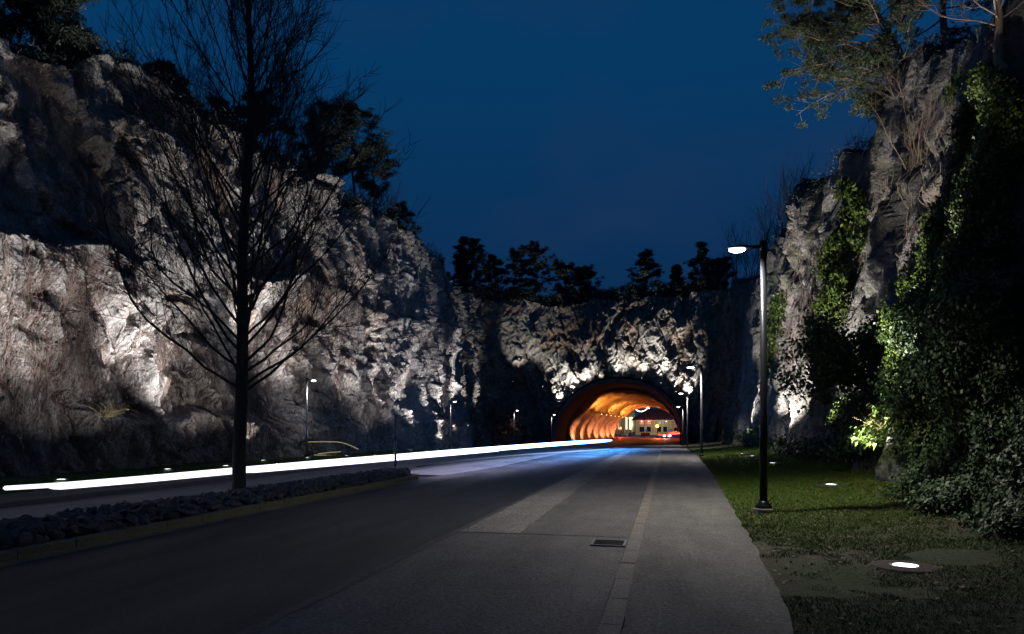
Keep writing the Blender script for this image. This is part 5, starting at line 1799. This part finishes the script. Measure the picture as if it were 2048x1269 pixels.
# traffic lights, signs, bollards, fence
red = simple('red_signal', (.6, .05, .02), .4, emit=(1, .06, .02), es=24)
amber = simple('amber_signal', (.7, .3, .02), .4, emit=(1, .30, .03), es=26)
lensoff = simple('dark_lens', (.02, .02, .02), .3)
for px, D, pyh, mt, r_, lb, cl in ((1241, 225, 857, red, .35, 'left traffic light showing red beyond the tunnel', (1, .08, .03)), (1314.5, 205, 852.5, amber, .42, 'bright orange-red traffic light in front of the yellow house', (1, .18, .03))):
    p = Q(px, D); root = empty('traffic_light', p, 0, lb, 'traffic light')
    zt = HCAM - (pyh - HOR) / F * D - p.z
    MB().tube([(0, 0, 0), (0, 0, zt + .4)], .08, 8).build('pole', M['black_metal'], root)
    MB().box(-.22, .22, -.18, .1, zt - 1.0, zt + .45, bev=.05).build('housing', M['black_metal'], root)
    for q, m2 in ((0, mt), (-.36, lensoff), (-.7, lensoff)):
        rr = r_ if m2 is not lensoff else .12
        MB().tube([(0, -.19, zt + q), (0, -.24, zt + q)], rr, 18).build('signal', m2, root)
    lamp('signal_glow', 'POINT', (0, -.8, zt), 3000, cl, root, shadow_soft_size=.1)
blue = simple('blue_sign', (.02, .12, .5), .4, emit=(.02, .15, .7), es=.5)
orng = simple('orange_sign', (.6, .15, .03), .4, emit=(.8, .16, .02), es=.5)
for px, py, D, mt, r_, lb in ((1292, 861.5, 240, blue, .42, 'round blue road sign in front of the red barrier'), (1340, 860, 238, blue, .42, 'round blue road sign beside the tail lights'),
                              (1353.5, 853, 236, orng, .55, 'round orange-red no-parking sign with blue middle'), (1348, 854.5, 236, orng, .35, 'small orange road sign left of the larger one')):
    p = Q(px, D); root = empty('road_sign', p, 0, lb, 'road sign', 'road signs at the crossing')
    zt = HCAM - (py - HOR) / F * D - p.z
    MB().tube([(0, 0, 0), (0, 0, zt + .2)], .05, 8).build('pole', M['grey_steel'], root)
    MB().tube([(0, -.06, zt), (0, -.09, zt)], r_, 20).build('disc', mt, root)
    if mt is orng and r_ > .5: MB().tube([(0, -.091, zt), (0, -.10, zt)], r_ * .6, 20).build('disc_centre', blue, root)
redp = simple('red_plastic', (.5, .03, .03), .5)
for i, px in enumerate((1232, 1239.5, 1249.5, 1259.5)):
    p = Q(px, 235)
    o = MB().lathe([(.16, 0), (.14, .1), (.10, 1.1), (.08, 1.15)], sides=10).build('bollard', redp, None, loc=p)
    tag(o, ['red bollard at the left edge of the view through the tunnel', 'red bollard under the left traffic light', 'red bollard right of the left traffic light', 'red bollard nearest the parked car'][i], 'bollard', 'red bollards beyond the tunnel')
p = Q(1282, 238); root = empty('red_barrier', p, TH, 'low red plastic work barrier before the yellow house', 'barrier')
for i in range(4): MB().box(i * .78, i * .78 + .7, -.1, .1, .1, 1.3, bev=.03).build('panel', redp, root)
# people-height dark street lamp in front of the house
p = Q(1288.3, 222); o = MB().lathe([(.12, 0), (.09, .5), (.07, 11)], sides=10).build('mast', M['black_metal'], None, loc=p)
tag(o, 'tall thin dark mast in front of the yellow house', 'mast')


# ---- cars
def car(loc, rz, label, body, seed=0, taillit=False, headlit=False):
    root = empty('car', loc, rz, label, 'car')
    W = .86
    prof = [(-2.1, .35), (-2.12, .75), (-1.95, .92), (-1.15, 1.0), (-.55, 1.40), (.75, 1.42), (1.45, 1.02), (1.95, .95), (2.1, .7), (2.1, .32)]
    n = len(prof); V = []
    for yy, sc in ((-W, .94), (-W * .96, 1), (W * .96, 1), (W, .94)):
        for (x, z) in prof:
            inn = .80 if z > 1.05 else 1.0
            V.append((yy * inn, x, .35 + (z - .35) * (sc if z < 1.05 else 1)))
    Fs = [(k * n + i, k * n + (i + 1) % n, (k + 1) * n + (i + 1) % n, (k + 1) * n + i) for k in range(3) for i in range(n)]
    Fs += [tuple(range(n))[::-1], tuple(range(3 * n, 4 * n))]
    mb = MB(); mb.add(V, Fs); mb.build('body', body, root)
    gm = simple('car_glass', (.02, .025, .03), .08)
    mb = MB(); mb.add([(-.62, -1.13, 1.03), (.62, -1.13, 1.03), (.60, -.6, 1.375), (-.60, -.6, 1.375)], [(0, 1, 2, 3)])
    mb.v = [(a, b - .02, c + .02) for a, b, c in mb.v]; mb.build('rear_window', gm, root)
    mb = MB(); mb.add([(-.62, 1.43, 1.05), (.62, 1.43, 1.05), (.60, .8, 1.40), (-.60, .8, 1.40)], [(3, 2, 1, 0)])
    mb.v = [(a, b + .02, c + .02) for a, b, c in mb.v]; mb.build('windscreen', gm, root)
    wm_ = simple('tyre', (.015, .015, .015), .8)
    for sx in (-1, 1):
        MB().prism([(-1.0, 1.08), (-.55, 1.34), (.7, 1.35), (1.3, 1.06)], 'x', sx * .83, sx * .70).build('side_window', gm, root)
        for yy in (-1.3, 1.3):
            w = MB().tube([(sx * .88, yy, .32), (sx * .66, yy, .32)], .32, 18).build('wheel', wm_, root)
            MB().tube([(sx * .885, yy, .32), (sx * .87, yy, .32)], .2, 14).build('rim', M['steel'], w)
        tl = simple('tail_lamp', (.5, .02, .02), .3, emit=(1, .05, .03), es=30 if taillit else 1.2)
        MB().box(sx * .66 - .14, sx * .66 + .14, -2.16, -2.10, .66, .84).build('tail_light', tl, root)
        hl = simple('head_lamp', (.8, .8, .85), .3, emit=(1, .9, 1.0), es=40 if headlit else .8)
        MB().box(sx * .62 - .16, sx * .62 + .16, 2.06, 2.14, .60, .78).build('headlight', hl, root)
    return root


silver = simple('silver_car_paint', (.45, .46, .5), .3, .5)
darkred = simple('dark_car_paint', (.12, .10, .12), .3, .3)
p = Q(1264.5, 246); car(p, TH + .1, 'silver car parked beyond the tunnel at the foot of the modern building', silver)
p = Q(1330, 200); c_ = car(p, PI + .25, 'oncoming car with glaring headlights at the right of the crossing', darkred, headlit=True)
for sx in (-.62, .62):
    MB().lathe([(0.001, -.30), (.24, -.2), (.36, 0), (.24, .2), (.001, .30)], sides=14).build('headlight_glare', simple('glare', (.9, .9, .9), .3, emit=(1, .86, 1.0), es=10), c_).location = (sx * 1.3, 2.4, .8)
lamp('headlight_glow', 'SPOT', (p.x, p.y - 3, .9), 900, (1, .55, .5), None, spot_size=math.radians(110), spot_blend=1).rotation_euler = (math.radians(75), 0, PI)
